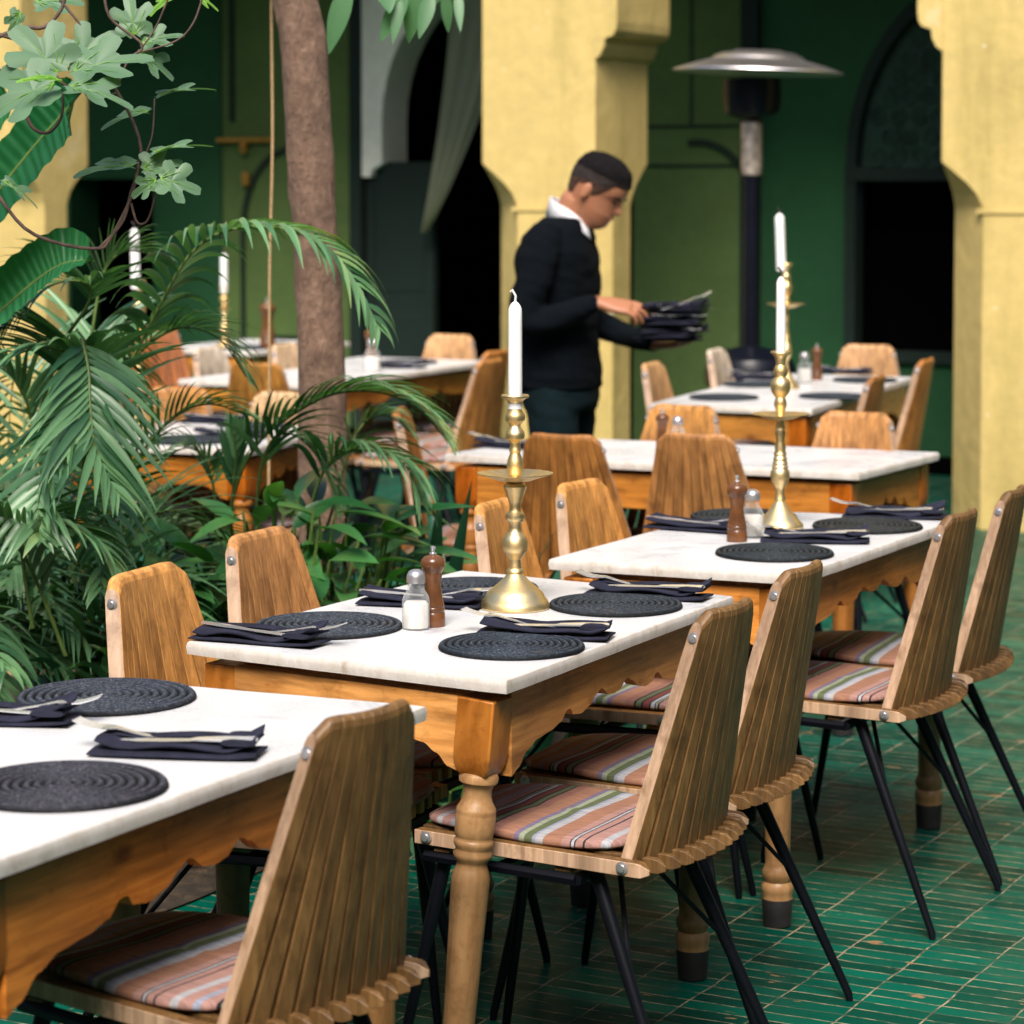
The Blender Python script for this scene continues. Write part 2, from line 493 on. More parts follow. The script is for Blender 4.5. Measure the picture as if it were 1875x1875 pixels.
# ------------------------------------------------------------------ mesh building
class MB:
    def __init__(s):
        s.v, s.f, s.mi = [], [], []
        s.uv = None
    def add(s, vs, fs, mi=0):
        o = len(s.v)
        s.v += [Vector(x) for x in vs]
        s.f += [tuple(i + o for i in q) for q in fs]
        s.mi += [mi] * len(fs)
    def box(s, lo, hi, mi=0, mat=None):
        x0, y0, z0 = lo
        x1, y1, z1 = hi
        vs = [Vector(p) for p in ((x0, y0, z0), (x1, y0, z0), (x1, y1, z0), (x0, y1, z0), (x0, y0, z1), (x1, y0, z1), (x1, y1, z1), (x0, y1, z1))]
        if mat:
            vs = [mat @ p for p in vs]
        s.add(vs, [(0, 3, 2, 1), (4, 5, 6, 7), (0, 1, 5, 4), (1, 2, 6, 5), (2, 3, 7, 6), (3, 0, 4, 7)], mi)
    def hexa(s, bot, top, mi=0):           # two quads of four points
        s.add(list(bot) + list(top), [(0, 3, 2, 1), (4, 5, 6, 7), (0, 1, 5, 4), (1, 2, 6, 5), (2, 3, 7, 6), (3, 0, 4, 7)], mi)
    def rings(s, rs, close=True, caps=True, mi=0):
        n = len(rs[0])
        vs = [p for r in rs for p in r]
        fs = []
        for k in range(len(rs) - 1):
            for i in range(n if close else n - 1):
                j = (i + 1) % n
                fs.append((k * n + i, k * n + j, (k + 1) * n + j, (k + 1) * n + i))
        if caps and close:
            fs.append(tuple(range(n - 1, -1, -1)))
            fs.append(tuple((len(rs) - 1) * n + i for i in range(n)))
        s.add(vs, fs, mi)
    def lathe(s, prof, n=32, c=(0, 0, 0), mi=0, wob=None):
        rs = []
        for r, z in prof:
            ring = []
            for i in range(n):
                a = 2 * math.pi * i / n
                rr = r if wob is None else wob(r, z, a)
                ring.append((c[0] + rr * math.cos(a), c[1] + rr * math.sin(a), c[2] + z))
            rs.append(ring)
        s.rings(rs, mi=mi)
    def tube(s, pts, rad, n=8, mi=0):
        pts = [Vector(p) for p in pts]
        rs = []
        prev = None
        for k, p in enumerate(pts):
            t = (pts[min(k + 1, len(pts) - 1)] - pts[max(k - 1, 0)]).normalized()
            if prev is None:
                a = t.orthogonal().normalized()
            else:
                a = (prev - t * prev.dot(t)).normalized()
            prev = a
            b = t.cross(a)
            r = rad[k] if isinstance(rad, (list, tuple)) else rad
            rs.append([p + (a * math.cos(2 * math.pi * i / n) + b * math.sin(2 * math.pi * i / n)) * r for i in range(n)])
        s.rings(rs, mi=mi)
    def prism(s, poly, y0, y1, mi=0):      # polygon in x,z pushed along y
        n = len(poly)
        vs = [(x, y0, z) for x, z in poly] + [(x, y1, z) for x, z in poly]
        fs = [tuple(range(n)), tuple(range(2 * n - 1, n - 1, -1))]
        fs += [(i, i + n, (i + 1) % n + n, (i + 1) % n) for i in range(n)]
        s.add(vs, fs, mi)
    def mesh(s, name, mats, smooth=None):
        me = bpy.data.meshes.new(name)
        me.from_pydata(s.v, [], s.f)
        for m in (mats if isinstance(mats, (list, tuple)) else [mats]):
            me.materials.append(m)
        me.polygons.foreach_set('material_index', s.mi)
        bm = bmesh.new()
        bm.from_mesh(me)
        bmesh.ops.recalc_face_normals(bm, faces=bm.faces)
        bm.to_mesh(me)
        bm.free()
        if smooth:
            me.shade_smooth()
            me.set_sharp_from_angle(angle=R(smooth))
        me.update()
        return me
    def obj(s, name, mats, parent=None, smooth=None, bevel=0, seg=2):
        o = bpy.data.objects.new(name, s.mesh(name, mats, smooth))
        COL.objects.link(o)
        if parent:
            o.parent = parent
        if bevel:
            b = o.modifiers.new('bevel', 'BEVEL')
            b.width = bevel
            b.segments = seg
            b.limit_method = 'ANGLE'
            b.angle_limit = R(35)
        return o

def tag(o, label=None, cat=None, group=None, kind=None):
    for k, v in (('label', label), ('category', cat), ('group', group), ('kind', kind)):
        if v:
            o[k] = v
    return o
def thing(name, loc, rz, label, cat, group=None):
    o = bpy.data.objects.new(name, None)
    o.empty_display_size = 0.1
    COL.objects.link(o)
    o.location = loc
    o.rotation_euler = (0, 0, rz)
    return tag(o, label, cat, group)
def dup(src, name, loc, rz, label, group=None, color=None):
    r = src.copy()
    r.name = name
    COL.objects.link(r)
    r.location = loc
    r.rotation_euler = (0, 0, rz)
    r['label'] = label
    if group:
        r['group'] = group
    def rec(a, b):
        for ch in a.children:
            c = ch.copy()
            COL.objects.link(c)
            c.parent = b
            if color:
                c.color = (*color, 1)
            rec(ch, c)
    rec(src, r)
    if color:
        r.color = (*color, 1)
    return r
def structure(o):
    o['kind'] = 'structure'
    return o
ARCH = R(62) - R(90)              # local x = rightwards along the arcade (-v), local y = depth (u)

# ------------------------------------------------------------------ ground
g = MB()
g.add([(-30, -30, 0), (30, -30, 0), (30, 40, 0), (-30, 40, 0)], [(0, 1, 2, 3)])
floor = structure(g.obj('floor', M['tiles']))
floor.rotation_euler = (0, 0, ARCH)
random.seed(4)
g = MB()
nx, ny = 60, 70
vs, fs = [], []
for j in range(ny + 1):
    for i in range(nx + 1):
        u_, v_ = 1.5 + 5.9 * j / ny, 3.30 + 4.2 * i / nx
        e = min(i, nx - i, j, ny - j)
        z = 0.006 + min(1, e / 4) * (0.03 + 0.05 * noise.noise(Vector((u_ * 3, v_ * 3, 0))) + 0.02 * noise.noise(Vector((u_ * 11, v_ * 11, 3))))
        wob = 0.012 * noise.noise(Vector((u_ * 6, v_ * 6, 9)))
        vs.append(W(u_, v_ + wob, max(0.005, z)))
for j in range(ny):
    for i in range(nx):
        a = j * (nx + 1) + i
        fs.append((a, a + 1, a + nx + 2, a + nx + 1))
g.add(vs, fs)
structure(g.obj('soil', M['soil'], smooth=60))
# dry leaf litter on the soil
g = MB()
for k in range(420):
    u_, v_ = random.uniform(2.5, 7.2), 3.27 + abs(random.gauss(0, 0.8))
    p = W(u_, v_, 0.055 + random.random() * 0.02)
    a = random.uniform(0, 6.28)
    L, wd = random.uniform(0.02, 0.06), random.uniform(0.006, 0.02)
    d = Vector((math.cos(a), math.sin(a), random.uniform(-.3, .3)))
    s = Vector((-math.sin(a), math.cos(a), random.uniform(-.3, .3)))
    g.add([p - d * L, p + s * wd + Vector((0, 0, .008)), p + d * L, p - s * wd], [(0, 1, 2, 3)])
lt = plain('dry_leaf', (0.22, 0.13, 0.06), 0.8, 0, 0.6, 4)
tag(g.obj('leaf_litter', lt), 'dry brown leaves scattered over the soil of the planting bed', 'leaf litter', None, 'stuff')

# ------------------------------------------------------------------ arcade
def pillar(name, x0, x1, y0, label, corb=(), depth=0.6):
    """square pillar, corners chamfered below 1.46 m with a curved stop up to 1.66 m"""
    t = thing(name, (0, 0, 0), ARCH, label, 'pillar', 'yellow arcade pillars')
    m = MB()
    lev = [(0.0, .2), (1.45, .2), (1.47, .195), (1.52, .17), (1.57, .125), (1.62, .065), (1.655, .02), (1.67, .004), (3.52, .004)]
    rs = []
    for z, c in lev:
        y1 = y0 + depth
        rs.append([(x0 + c, y0, z), (x1 - c, y0, z), (x1, y0 + c, z), (x1, y1 - c, z), (x1 - c, y1, z), (x0 + c, y1, z), (x0, y1 - c, z), (x0, y0 + c, z)])
    m.rings(rs)
    m.obj('shaft', M['yellow'], t, bevel=0.006)
    b = MB()
    b.box((x0 + .17, y0 - .008, 1.435), (x1 - .17, y0 + .02, 1.455))
    b.obj('impost_line', M['yellow'], t)
    for side in corb:
        c = MB()
        xs = x1 if side > 0 else x0
        pts = [(0, 2.17), (.03, 2.19), (.05, 2.23), (.055, 2.27), (.10, 2.285), (.115, 2.31), (.12, 2.35), (.12, 3.5), (0, 3.5)]
        c.prism([(xs + side * (dx - .003), z) for dx, z in pts], y0 - .004, y0 + depth + .004)
        c.obj('corbel', M['yellow'], t)
    return t
pillar('yellow_pillar', -6.31, -5.685, 11.55, 'yellow plastered pillar right behind the waiter, with a stepped corbel', (1,))
pillar('yellow_pillar', -3.935, -3.20, 11.55, 'yellow plastered pillar at the right edge, right of the dark arched window', (-1,))
pillar('yellow_pillar', -9.86, -9.18, 11.55, 'yellow plastered pillar at the left edge behind the banana and fig leaves', ())
pillar('yellow_pillar', -1.1, -0.45, 11.55, 'yellow plastered pillar standing farther right outside the view', ())
pillar('yellow_pillar', -13.2, -12.5, 11.55, 'yellow plastered pillar standing farther left outside the view', ())

wt = thing('arcade_wall', (0, 0, 0), ARCH, 'yellow plastered upper wall carried by the arcade pillars', 'wall')
m = MB()
m.box((-16, 11.56, 3.5), (3, 12.13, 3.8))
m.box((-16, 11.555, 3.803), (3, 12.13, 6.0))
m.obj('lintel', M['yellow'], wt)
m = MB()
m.box((-16, 12.14, 3.55), (3, 14.2, 3.75))
m.obj('ceiling', M['white'], wt)

# ------------------------------------------------------------------ green back wall with doors and a window
U0 = 13.65
bw = thing('green_wall', (0, 0, 0), ARCH, 'dark green back wall under the arcade with doors, arches and a dark window', 'wall')
def seg(xa, xb, za, zb, mat, y=U0, name='panel', th=0.3, bevel=0):
    q = MB()
    q.box((xa, y, za), (xb, y + th, zb))
    return q.obj(name, mat, bw, bevel=bevel)
# x = -v.  from left to right
seg(-16, -10.46, 0, 3.56, M['dgreen'], name='plaster')
seg(-10.46, -9.81, 1.60, 3.56, M['dgreen'], name='plaster')
seg(-9.81, -9.30, 0, 3.56, M['dgreen'], name='plaster')
seg(-9.30, -8.36, 0, 3.56, M['olive'], U0 + .02, 'door')
seg(-8.36, -8.28, 0, 3.56, M['blackgreen'], U0 - .015, 'door_post')
# pale arch with a stepped springing; black opening inside it
m = MB()
arc = [(-8.28, 0.0), (-8.28, 3.56), (-6.0, 3.56), (-6.0, 0.0), (-6.14, 0.0)]
cx_, r_ = -7.14, 1.0
pts = []
for k in range(25):
    a = math.pi * k / 24
    pts.append((cx_ + r_ * math.cos(a), 1.95 + 0.95 * math.sin(a)))
poly = [(-6.0, 0), (-6.0, 3.56), (-8.28, 3.56), (-8.28, 1.61), (-8.22, 1.61), (-8.21, 1.65), (-8.14, 1.69)] + pts[::-1] + [(-6.14, 0)]
m.prism(poly, U0, U0 + .3)
m.obj('pale_arch', M['pale'], bw)
seg(-8.275, -8.225, 0, 1.60, M['blackgreen'], U0 + .05, 'door_post')
seg(-8.225, -7.82, 0, 1.70, M['blackgreen'], U0 + .06, 'door', .06)
m = MB()
m.box((-8.17, U0 + .055, .25), (-7.88, U0 + .07, .78))
m.box((-8.17, U0 + .055, .92), (-7.88, U0 + .07, 1.56))
m.obj('door_panel', M['blackgreen'], bw, bevel=.006)
seg(-6.0, -5.80, 0, 3.56, M['dgreen'], name='plaster')
seg(-6.45, -5.79, 0, 3.56, M['olive'], U0 - .05, 'door', .04)
seg(-5.79, -5.69, 0, 3.56, M['blackgreen'], U0 - .07, 'door_post', .3)
# wall with the window
seg(-5.69, -5.20, 0, 3.56, M['dgreen'], name='plaster')
seg(-5.20, -3.70, 0, 0.60, M['dgreen'], name='plaster')
seg(-3.70, 3.0, 0, 3.56, M['dgreen'], name='plaster')
seg(-16, 3.0, 0, .10, M['dark'], U0 - .025, 'skirting', .02)
xc, rr = -4.45, 0.74
poly = [(-5.20, 1.66), (-5.20, 3.56), (-3.70, 3.56), (-3.70, 1.66)]
outer = [(xc + rr * math.cos(math.pi * k / 28), 1.66 + 1.02 * math.sin(math.pi * k / 28)) for k in range(29)]
m = MB()
m.prism([(-5.20, 1.66), (-5.20, 3.56), (-3.70, 3.56), (-3.70, 1.66)] + outer, U0, U0 + .3)
m.obj('arch_plaster', M['dgreen'], bw)
wd = MB()
for k in range(28):
    a0, a1 = math.pi * k / 28, math.pi * (k + 1) / 28
    def P(a, r, y): return (xc + r * math.cos(a), y, 1.66 + (r / .74) * 1.02 * math.sin(a))
    wd.hexa([P(a0, .68, U0 - .02), P(a1, .68, U0 - .02), P(a1, .739, U0 - .02), P(a0, .739, U0 - .02)],
            [P(a0, .68, U0 + .1), P(a1, .68, U0 + .1), P(a1, .739, U0 + .1), P(a0, .739, U0 + .1)])
win = wd.obj('window', M['blackgreen'], bw)
m = MB()
m.prism([(xc + .679 * math.cos(math.pi * k / 28), 1.66 + .936 * math.sin(math.pi * k / 28)) for k in range(29)], U0 + .07, U0 + .10)
rq = random.Random(5)
for gy in range(9):
    for gx in range(-6, 7):
        x0_, z0_ = gx * .115 + (.057 if gy % 2 else 0), .06 + gy * .105
        if (x0_ / .62) ** 2 + (z0_ / .87) ** 2 > 1:
            continue
        sgn = 1 if (gx + gy) % 2 else -1
        ph = rq.uniform(0, 6.28)
        pts = []
        for q in range(20):
            a = ph + sgn * q * .62
            r = .056 * (1 - q / 23)
            pts.append((xc + x0_ + r * math.cos(a), U0 + .064, 1.66 + z0_ + r * math.sin(a)))
        m.tube(pts, [.009 * (1 - .4 * q / 20) for q in range(20)], 5)
m.obj('carved_screen', M['carved'], win)
m = MB()
m.box((-5.19, U0 - .03, 1.585), (-3.71, U0 + .1, 1.659))
m.box((-5.19, U0 - .03, .60), (-3.71, U0 + .1, .66))
m.box((-5.19, U0 - .02, .661), (-5.13, U0 + .1, 1.584))
m.box((-3.77, U0 - .02, .661), (-3.71, U0 + .1, 1.584))
m.obj('frame', M['blackgreen'], win)
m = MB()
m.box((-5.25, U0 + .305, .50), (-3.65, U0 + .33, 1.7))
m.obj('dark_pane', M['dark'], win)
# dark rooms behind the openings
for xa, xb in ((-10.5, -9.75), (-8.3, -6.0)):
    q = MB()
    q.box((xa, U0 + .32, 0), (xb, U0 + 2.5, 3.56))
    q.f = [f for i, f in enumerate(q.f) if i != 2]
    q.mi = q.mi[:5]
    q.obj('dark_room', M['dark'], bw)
# orange reflection on the left door edge, put in as a gold-coloured strip
seg(-9.87, -9.83, .6, 1.5, M['gold'], U0 + .31, 'door_reflection', .01)
# painted/raised mouldings on the olive doors
def arcbar(name, xc, zc, rx, rz, a0, a1, y, wdt, mat, n=20, th=.02):
    q = MB()
    for k in range(n):
        A, B = a0 + (a1 - a0) * k / n, a0 + (a1 - a0) * (k + 1) / n
        def P(a, o, yy): return (xc + (rx + o) * math.cos(a), yy, zc + (rz + o) * math.sin(a))
        q.hexa([P(A, -wdt, y - th), P(B, -wdt, y - th), P(B, wdt, y - th), P(A, wdt, y - th)], [P(A, -wdt, y), P(B, -wdt, y), P(B, wdt, y), P(A, wdt, y)])
    return q.obj(name, mat, bw)
arcbar('door_moulding', -8.78, 1.28, .36, .50, math.pi * .5, math.pi, U0 + .02, .018, M['olivedark'])
arcbar('door_moulding', -6.05, 1.35, .36, .45, 0.25, math.pi * .55, U0 - .05, .018, M['olivedark'])
m = MB()
m.box((-9.16, U0, .2), (-9.13, U0 + .02, 1.28))
m.box((-9.235, U0, 1.95), (-9.205, U0 + .02, 3.4))
m.box((-8.95, U0 + .005, .62), (-8.45, U0 + .02, .64))
m.box((-8.95, U0 + .005, .22), (-8.93, U0 + .02, .62))
m.obj('door_groove', M['olivedark'], bw)
m = MB()
for z in (1.66, 1.88):
    m.box((-6.45, U0 - .058, z), (-5.80, U0 - .05, z + .018))
m.box((-6.10, U0 - .056, 1.9), (-6.085, U0 - .05, 2.9))
m.obj('door_groove', M['olivedark'], bw)
m = MB()
m.box((-9.31, U0 - .03, 1.825), (-8.90, U0 - .01, 1.85))
m.box((-9.13, U0 - .035, 1.76), (-9.09, U0 - .01, 1.826))
m.lathe([(0, -.02), (.025, -.012), (.03, 0), (.025, .012), (0, .02)], 12, (-9.11, U0 - .035, 1.80))
m.box((-9.125, U0 - .03, 1.56), (-9.075, U0 - .01, 1.64))
m.obj('door_bolt', M['gold'], bw)
# draped curtain in the middle opening, tied low at the left
cu = MB()
rows = []
for j in range(25):
    t = j / 24
    z = 2.75 - 1.47 * t
    xl = -7.62 - .21 * t ** 1.5
    wdt = .40 * (1 - t) ** .8 + .03
    row = []
    for i in range(25):
        s = i / 24
        row.append((xl + wdt * s, U0 - .04 + .03 * math.sin(s * 22) * (1 - .6 * t) - .03, z - .10 * s * (1 - t)))
    rows.append(row)
cu.rings(rows, close=False, caps=False)
c_ = cu.obj('curtain', M['curtain'], smooth=60)
c_.rotation_euler = (0, 0, ARCH)
tag(c_, 'pale translucent curtain gathered diagonally in the black doorway', 'curtain')
# enclosing courtyard walls, out of the picture
for nm, lo, hi, lab in (('courtyard_wall', (-16, -4.3, 0), (6, -4, 6), 'grey green courtyard wall behind the viewer'),
                        ('courtyard_wall', (4.5, -3.99, 0), (4.8, 14, 6), 'grey green courtyard wall closing the right side'),
                        ('courtyard_wall', (-16.3, -3.99, 0), (-16.0, 14, 6), 'grey green courtyard wall closing the left side')):
    q = MB()
    q.box(lo, hi)
    o = q.obj(nm, M['court'])
    o.rotation_euler = (0, 0, ARCH)
    tag(o, lab, 'wall')

# ------------------------------------------------------------------ tables
LEG = [(.0, 0), (.029, 0), (.031, .03), (.033, .06), (.031, .066), (.034, .075), (.034, .088), (.028, .096), (.033, .108), (.033, .118), (.029, .126), (.026, .135), (.0265, .15), (.028, .22),
       (.0305, .33), (.0325, .395), (.0325, .418), (.0285, .432), (.0255, .440), (.0265, .446), (.0320, .452), (.0330, .459), (.0295, .465), (.0300, .468), (.0335, .474), (.0335, .480), (.0300, .485), (.0320, .489), (.0335, .498),
       (.0340, .524), (.0330, .527), (.0340, .530), (.0325, .536), (.0270, .545), (.0240, .555), (.0235, .566), (.0260, .574), (.0325, .580), (.0335, .588), (.0300, .596), (.0, .596)]
def leg_mesh():
    m = MB()
    m.lathe(LEG, 28)
    for i_, f_ in enumerate(m.f):
        if max(m.v[q].z for q in f_) < .062:
            m.mi[i_] = 2
    b = .0345
    m.rings([[(x * s, y * s, z) for x, y in ((-b, -b), (b, -b), (b, b), (-b, b))] for s, z in ((.62, .588), (.82, .597), (.95, .610), (1, .628), (1, .722))], mi=1)
    return m
def scallop(t, side, dep):
    """depth of the apron below the slab at t in 0..1"""
    h = min(t, 1 - t)
    if side == 'plain':
        p = [(0, .125), (.04, .12), (.09, .10), (.15, .085), (.2, .082), (.5, .082)]
    else:
        p = [(0, .140), (.03, .130), (.07, .108), (.12, .095), (.18, .091), (.23, .083), (.262, .066), (.275, .066), (.29, .079), (.33, .083), (.37, .076), (.41, .060), (.43, .052), (.44, .056), (.47, .069), (.5, .072)]
    for (a, da), (b, db) in zip(p, p[1:]):
        if h <= b:
            k = (h - a) / (b - a)
            k = k * k * (3 - 2 * k)
            return (da + (db - da) * k) * dep
    return p[-1][1] * dep
LEGMESH = None
def table(quad, label, tint, tint_leg=(1, 1, 1), dep=1.0, over=.014, group='marble topped wooden tables', simple=False):
    """quad: slab corners FL FR BR BL in u, v"""
    global LEGMESH
    P = [W(*q) for q in quad]
    c = sum(P, Vector()) / 4
    t = thing('dining_table', (c.x, c.y, 0), AX, label, 'table', group)
    rot = Matrix.Rotation(-AX, 3, 'Z')
    L = [rot @ (p - c) for p in P]
    m = MB()
    n = len(L)
    zt, zb = .760, .7375
    vs, fs, mi = [], [], []
    random.seed(len(label))
    nseg = 14
    loop = []
    for k in range(4):
        a, b = L[k], L[(k + 1) % 4]
        for i in range(nseg):
            s = i / nseg
            p = a.lerp(b, s)
            if i == 0:
                loop.append(p * (1 - .006))
            else:
                loop.append(p + Vector((random.uniform(-1, 1), random.uniform(-1, 1), 0)) * .0012)
    N_ = len(loop)
    prof = [(0, zb), (.0, zb + .002), (.002, zb + .012), (.0, zt - .004), (-.0015, zt - .0012), (-.005, zt)]
    ring = []
    for o, z in prof:
        ring.append([Vector((p.x, p.y, z)) + Vector((p.x, p.y, 0)).normalized() * o for p in loop])
    m.rings(ring, caps=False, mi=1)
    k0 = len(m.v)
    m.add(ring[-1], [tuple(range(N_))], 0)
    m.add(ring[0], [tuple(range(N_ - 1, -1, -1))], 1)
    m.obj('marble_top', [M['marble'], M['marble_edge']], t, smooth=30)
    # legs on the inset corners
    cl = [p - Vector((math.copysign(over + .034, p.x), math.copysign(over + .052, p.y), 0)) for p in L]
    if LEGMESH is None:
        LEGMESH = leg_mesh().mesh('leg', [M['leg'], M['varnish'], M['sock']], 40)
    for p in cl:
        o = bpy.data.objects.new('leg', LEGMESH)
        COL.objects.link(o)
        o.parent = t
        o.location = p
        if 'salt shaker' in label and p.x < 0 and p.y < 0:      # this old leg stands a little askew
            o.rotation_euler = (Matrix.Rotation(-AX, 3, 'Z') @ Matrix.Rotation(R(4.6), 3, 'Y') @ Matrix.Rotation(AX, 3, 'Z')).to_euler()
            o.location = p + rot @ Vector((-.058, 0, 0))
        o.color = (*tint_leg, 1)
        b = o.modifiers.new('bevel', 'BEVEL'); b.width = .003; b.segments = 2; b.limit_method = 'ANGLE'; b.angle_limit = R(60)
    for k in range(4):
        a, b = cl[k], cl[(k + 1) % 4]
        d = (b - a).normalized()
        nrm = Vector((d.y, -d.x, 0))
        if nrm.dot((a + b) / 2) < 0:
            nrm = -nrm
        a2, b2 = a + d * .034, b - d * .034
        length = (b2 - a2).length
        q = MB()
        K = 90
        out, inn = nrm * .032, nrm * .010
        lo_o, hi_o, lo_i, hi_i = [], [], [], []
        for i in range(K + 1):
            s = i / K
            p = a2.lerp(b2, s)
            zd = .722 - scallop(s, 'plain' if k in (0, 2) else 'fancy', dep)
            lo_o.append(p + out + Vector((0, 0, zd)))
            hi_o.append(p + out + Vector((0, 0, .7225)))
            hi_i.append(p + inn + Vector((0, 0, .7225)))
            lo_i.append(p + inn + Vector((0, 0, zd)))
        q.rings([[lo_o[i], hi_o[i], hi_i[i], lo_i[i]] for i in range(K + 1)])
        o = q.obj('apron', M['pine_end'] if k in (0, 2) else M['pine'], t, smooth=50)
        o.color = (*tint, 1)
    # one wooden bearer under the slab carries it clear of the apron
    q = MB()
    e = [(L[k] + (Vector() - L[k]) * .22) for k in range(4)]
    q.rings([[Vector((p.x, p.y, z)) for p in e] for z in (.690, .7374)])
    q.obj('bearer', M['pine'], t)
    return t
QT2 = [(3.840, 2.698), (3.779, 2.019), (4.776, 2.043), (4.829, 2.688)]
QT3 = [(5.058, 2.602), (5.105, 2.037), (6.171, 2.037), (6.037, 2.599)]
QT1 = [(2.420, 2.610), (2.450, 2.015), (3.540, 2.030), (3.490, 2.615)]
QT4 = [(6.898, 3.900), (7.003, 2.615), (7.638, 2.596), (7.520, 3.850)]
def quad_at(x, y, ang, L, wd):
    """front right corner in world metres, angle of the long side"""
    a = R(ang)
    d, s = Vector((math.cos(a), math.sin(a))), Vector((-math.sin(a), math.cos(a)))
    p = Vector((x, y))
    out = []
    for q in (p + s * wd, p, p + d * L, p + d * L + s * wd):
        out.append((q.x * UX + q.y * UY, -q.x * UY + q.y * UX))
    return out
QT5 = quad_at(1.08, 9.50, 69, 1.70, .62)
QT6 = quad_at(-.77, 10.66, 65, 1.60, .68)
QT7 = quad_at(-.80, 8.07, 72, .78, .66)
QT8 = quad_at(-1.25, 12.75, 62, .9, .62)
table(QT1, 'nearest marble topped pine table, cut off by the left edge', (1.35, .80, .30), (.95, .85, .7), 1.25)
table(QT2, 'marble topped pine table in the foreground with salt shaker and tallest candlestick', (1.22, .98, .70))
table(QT3, 'marble topped pine table directly behind the shaker table, with flat plated candlestick', (1.2, .80, .38))
table(QT4, 'wide marble topped table turned crosswise in front of the waiter', (1.0, .66, .24), (.95, .65, .3), 1.2)
table(QT5, 'far long marble topped table at the right, below the mushroom heater', (1.0, .72, .32), (1, .75, .4))
table(QT6, 'far marble topped table behind the tree trunk with its apron lit orange', (1.0, .70, .27), (1, .75, .4))
table(QT7, 'marble topped table on the left behind the palm fronds, before the tree trunk', (.9, .55, .12), (1, .7, .3))
table(QT8, 'far marble topped table by the left pillar, mostly hidden behind chairs', (1.0, .70, .27), (1, .75, .4))

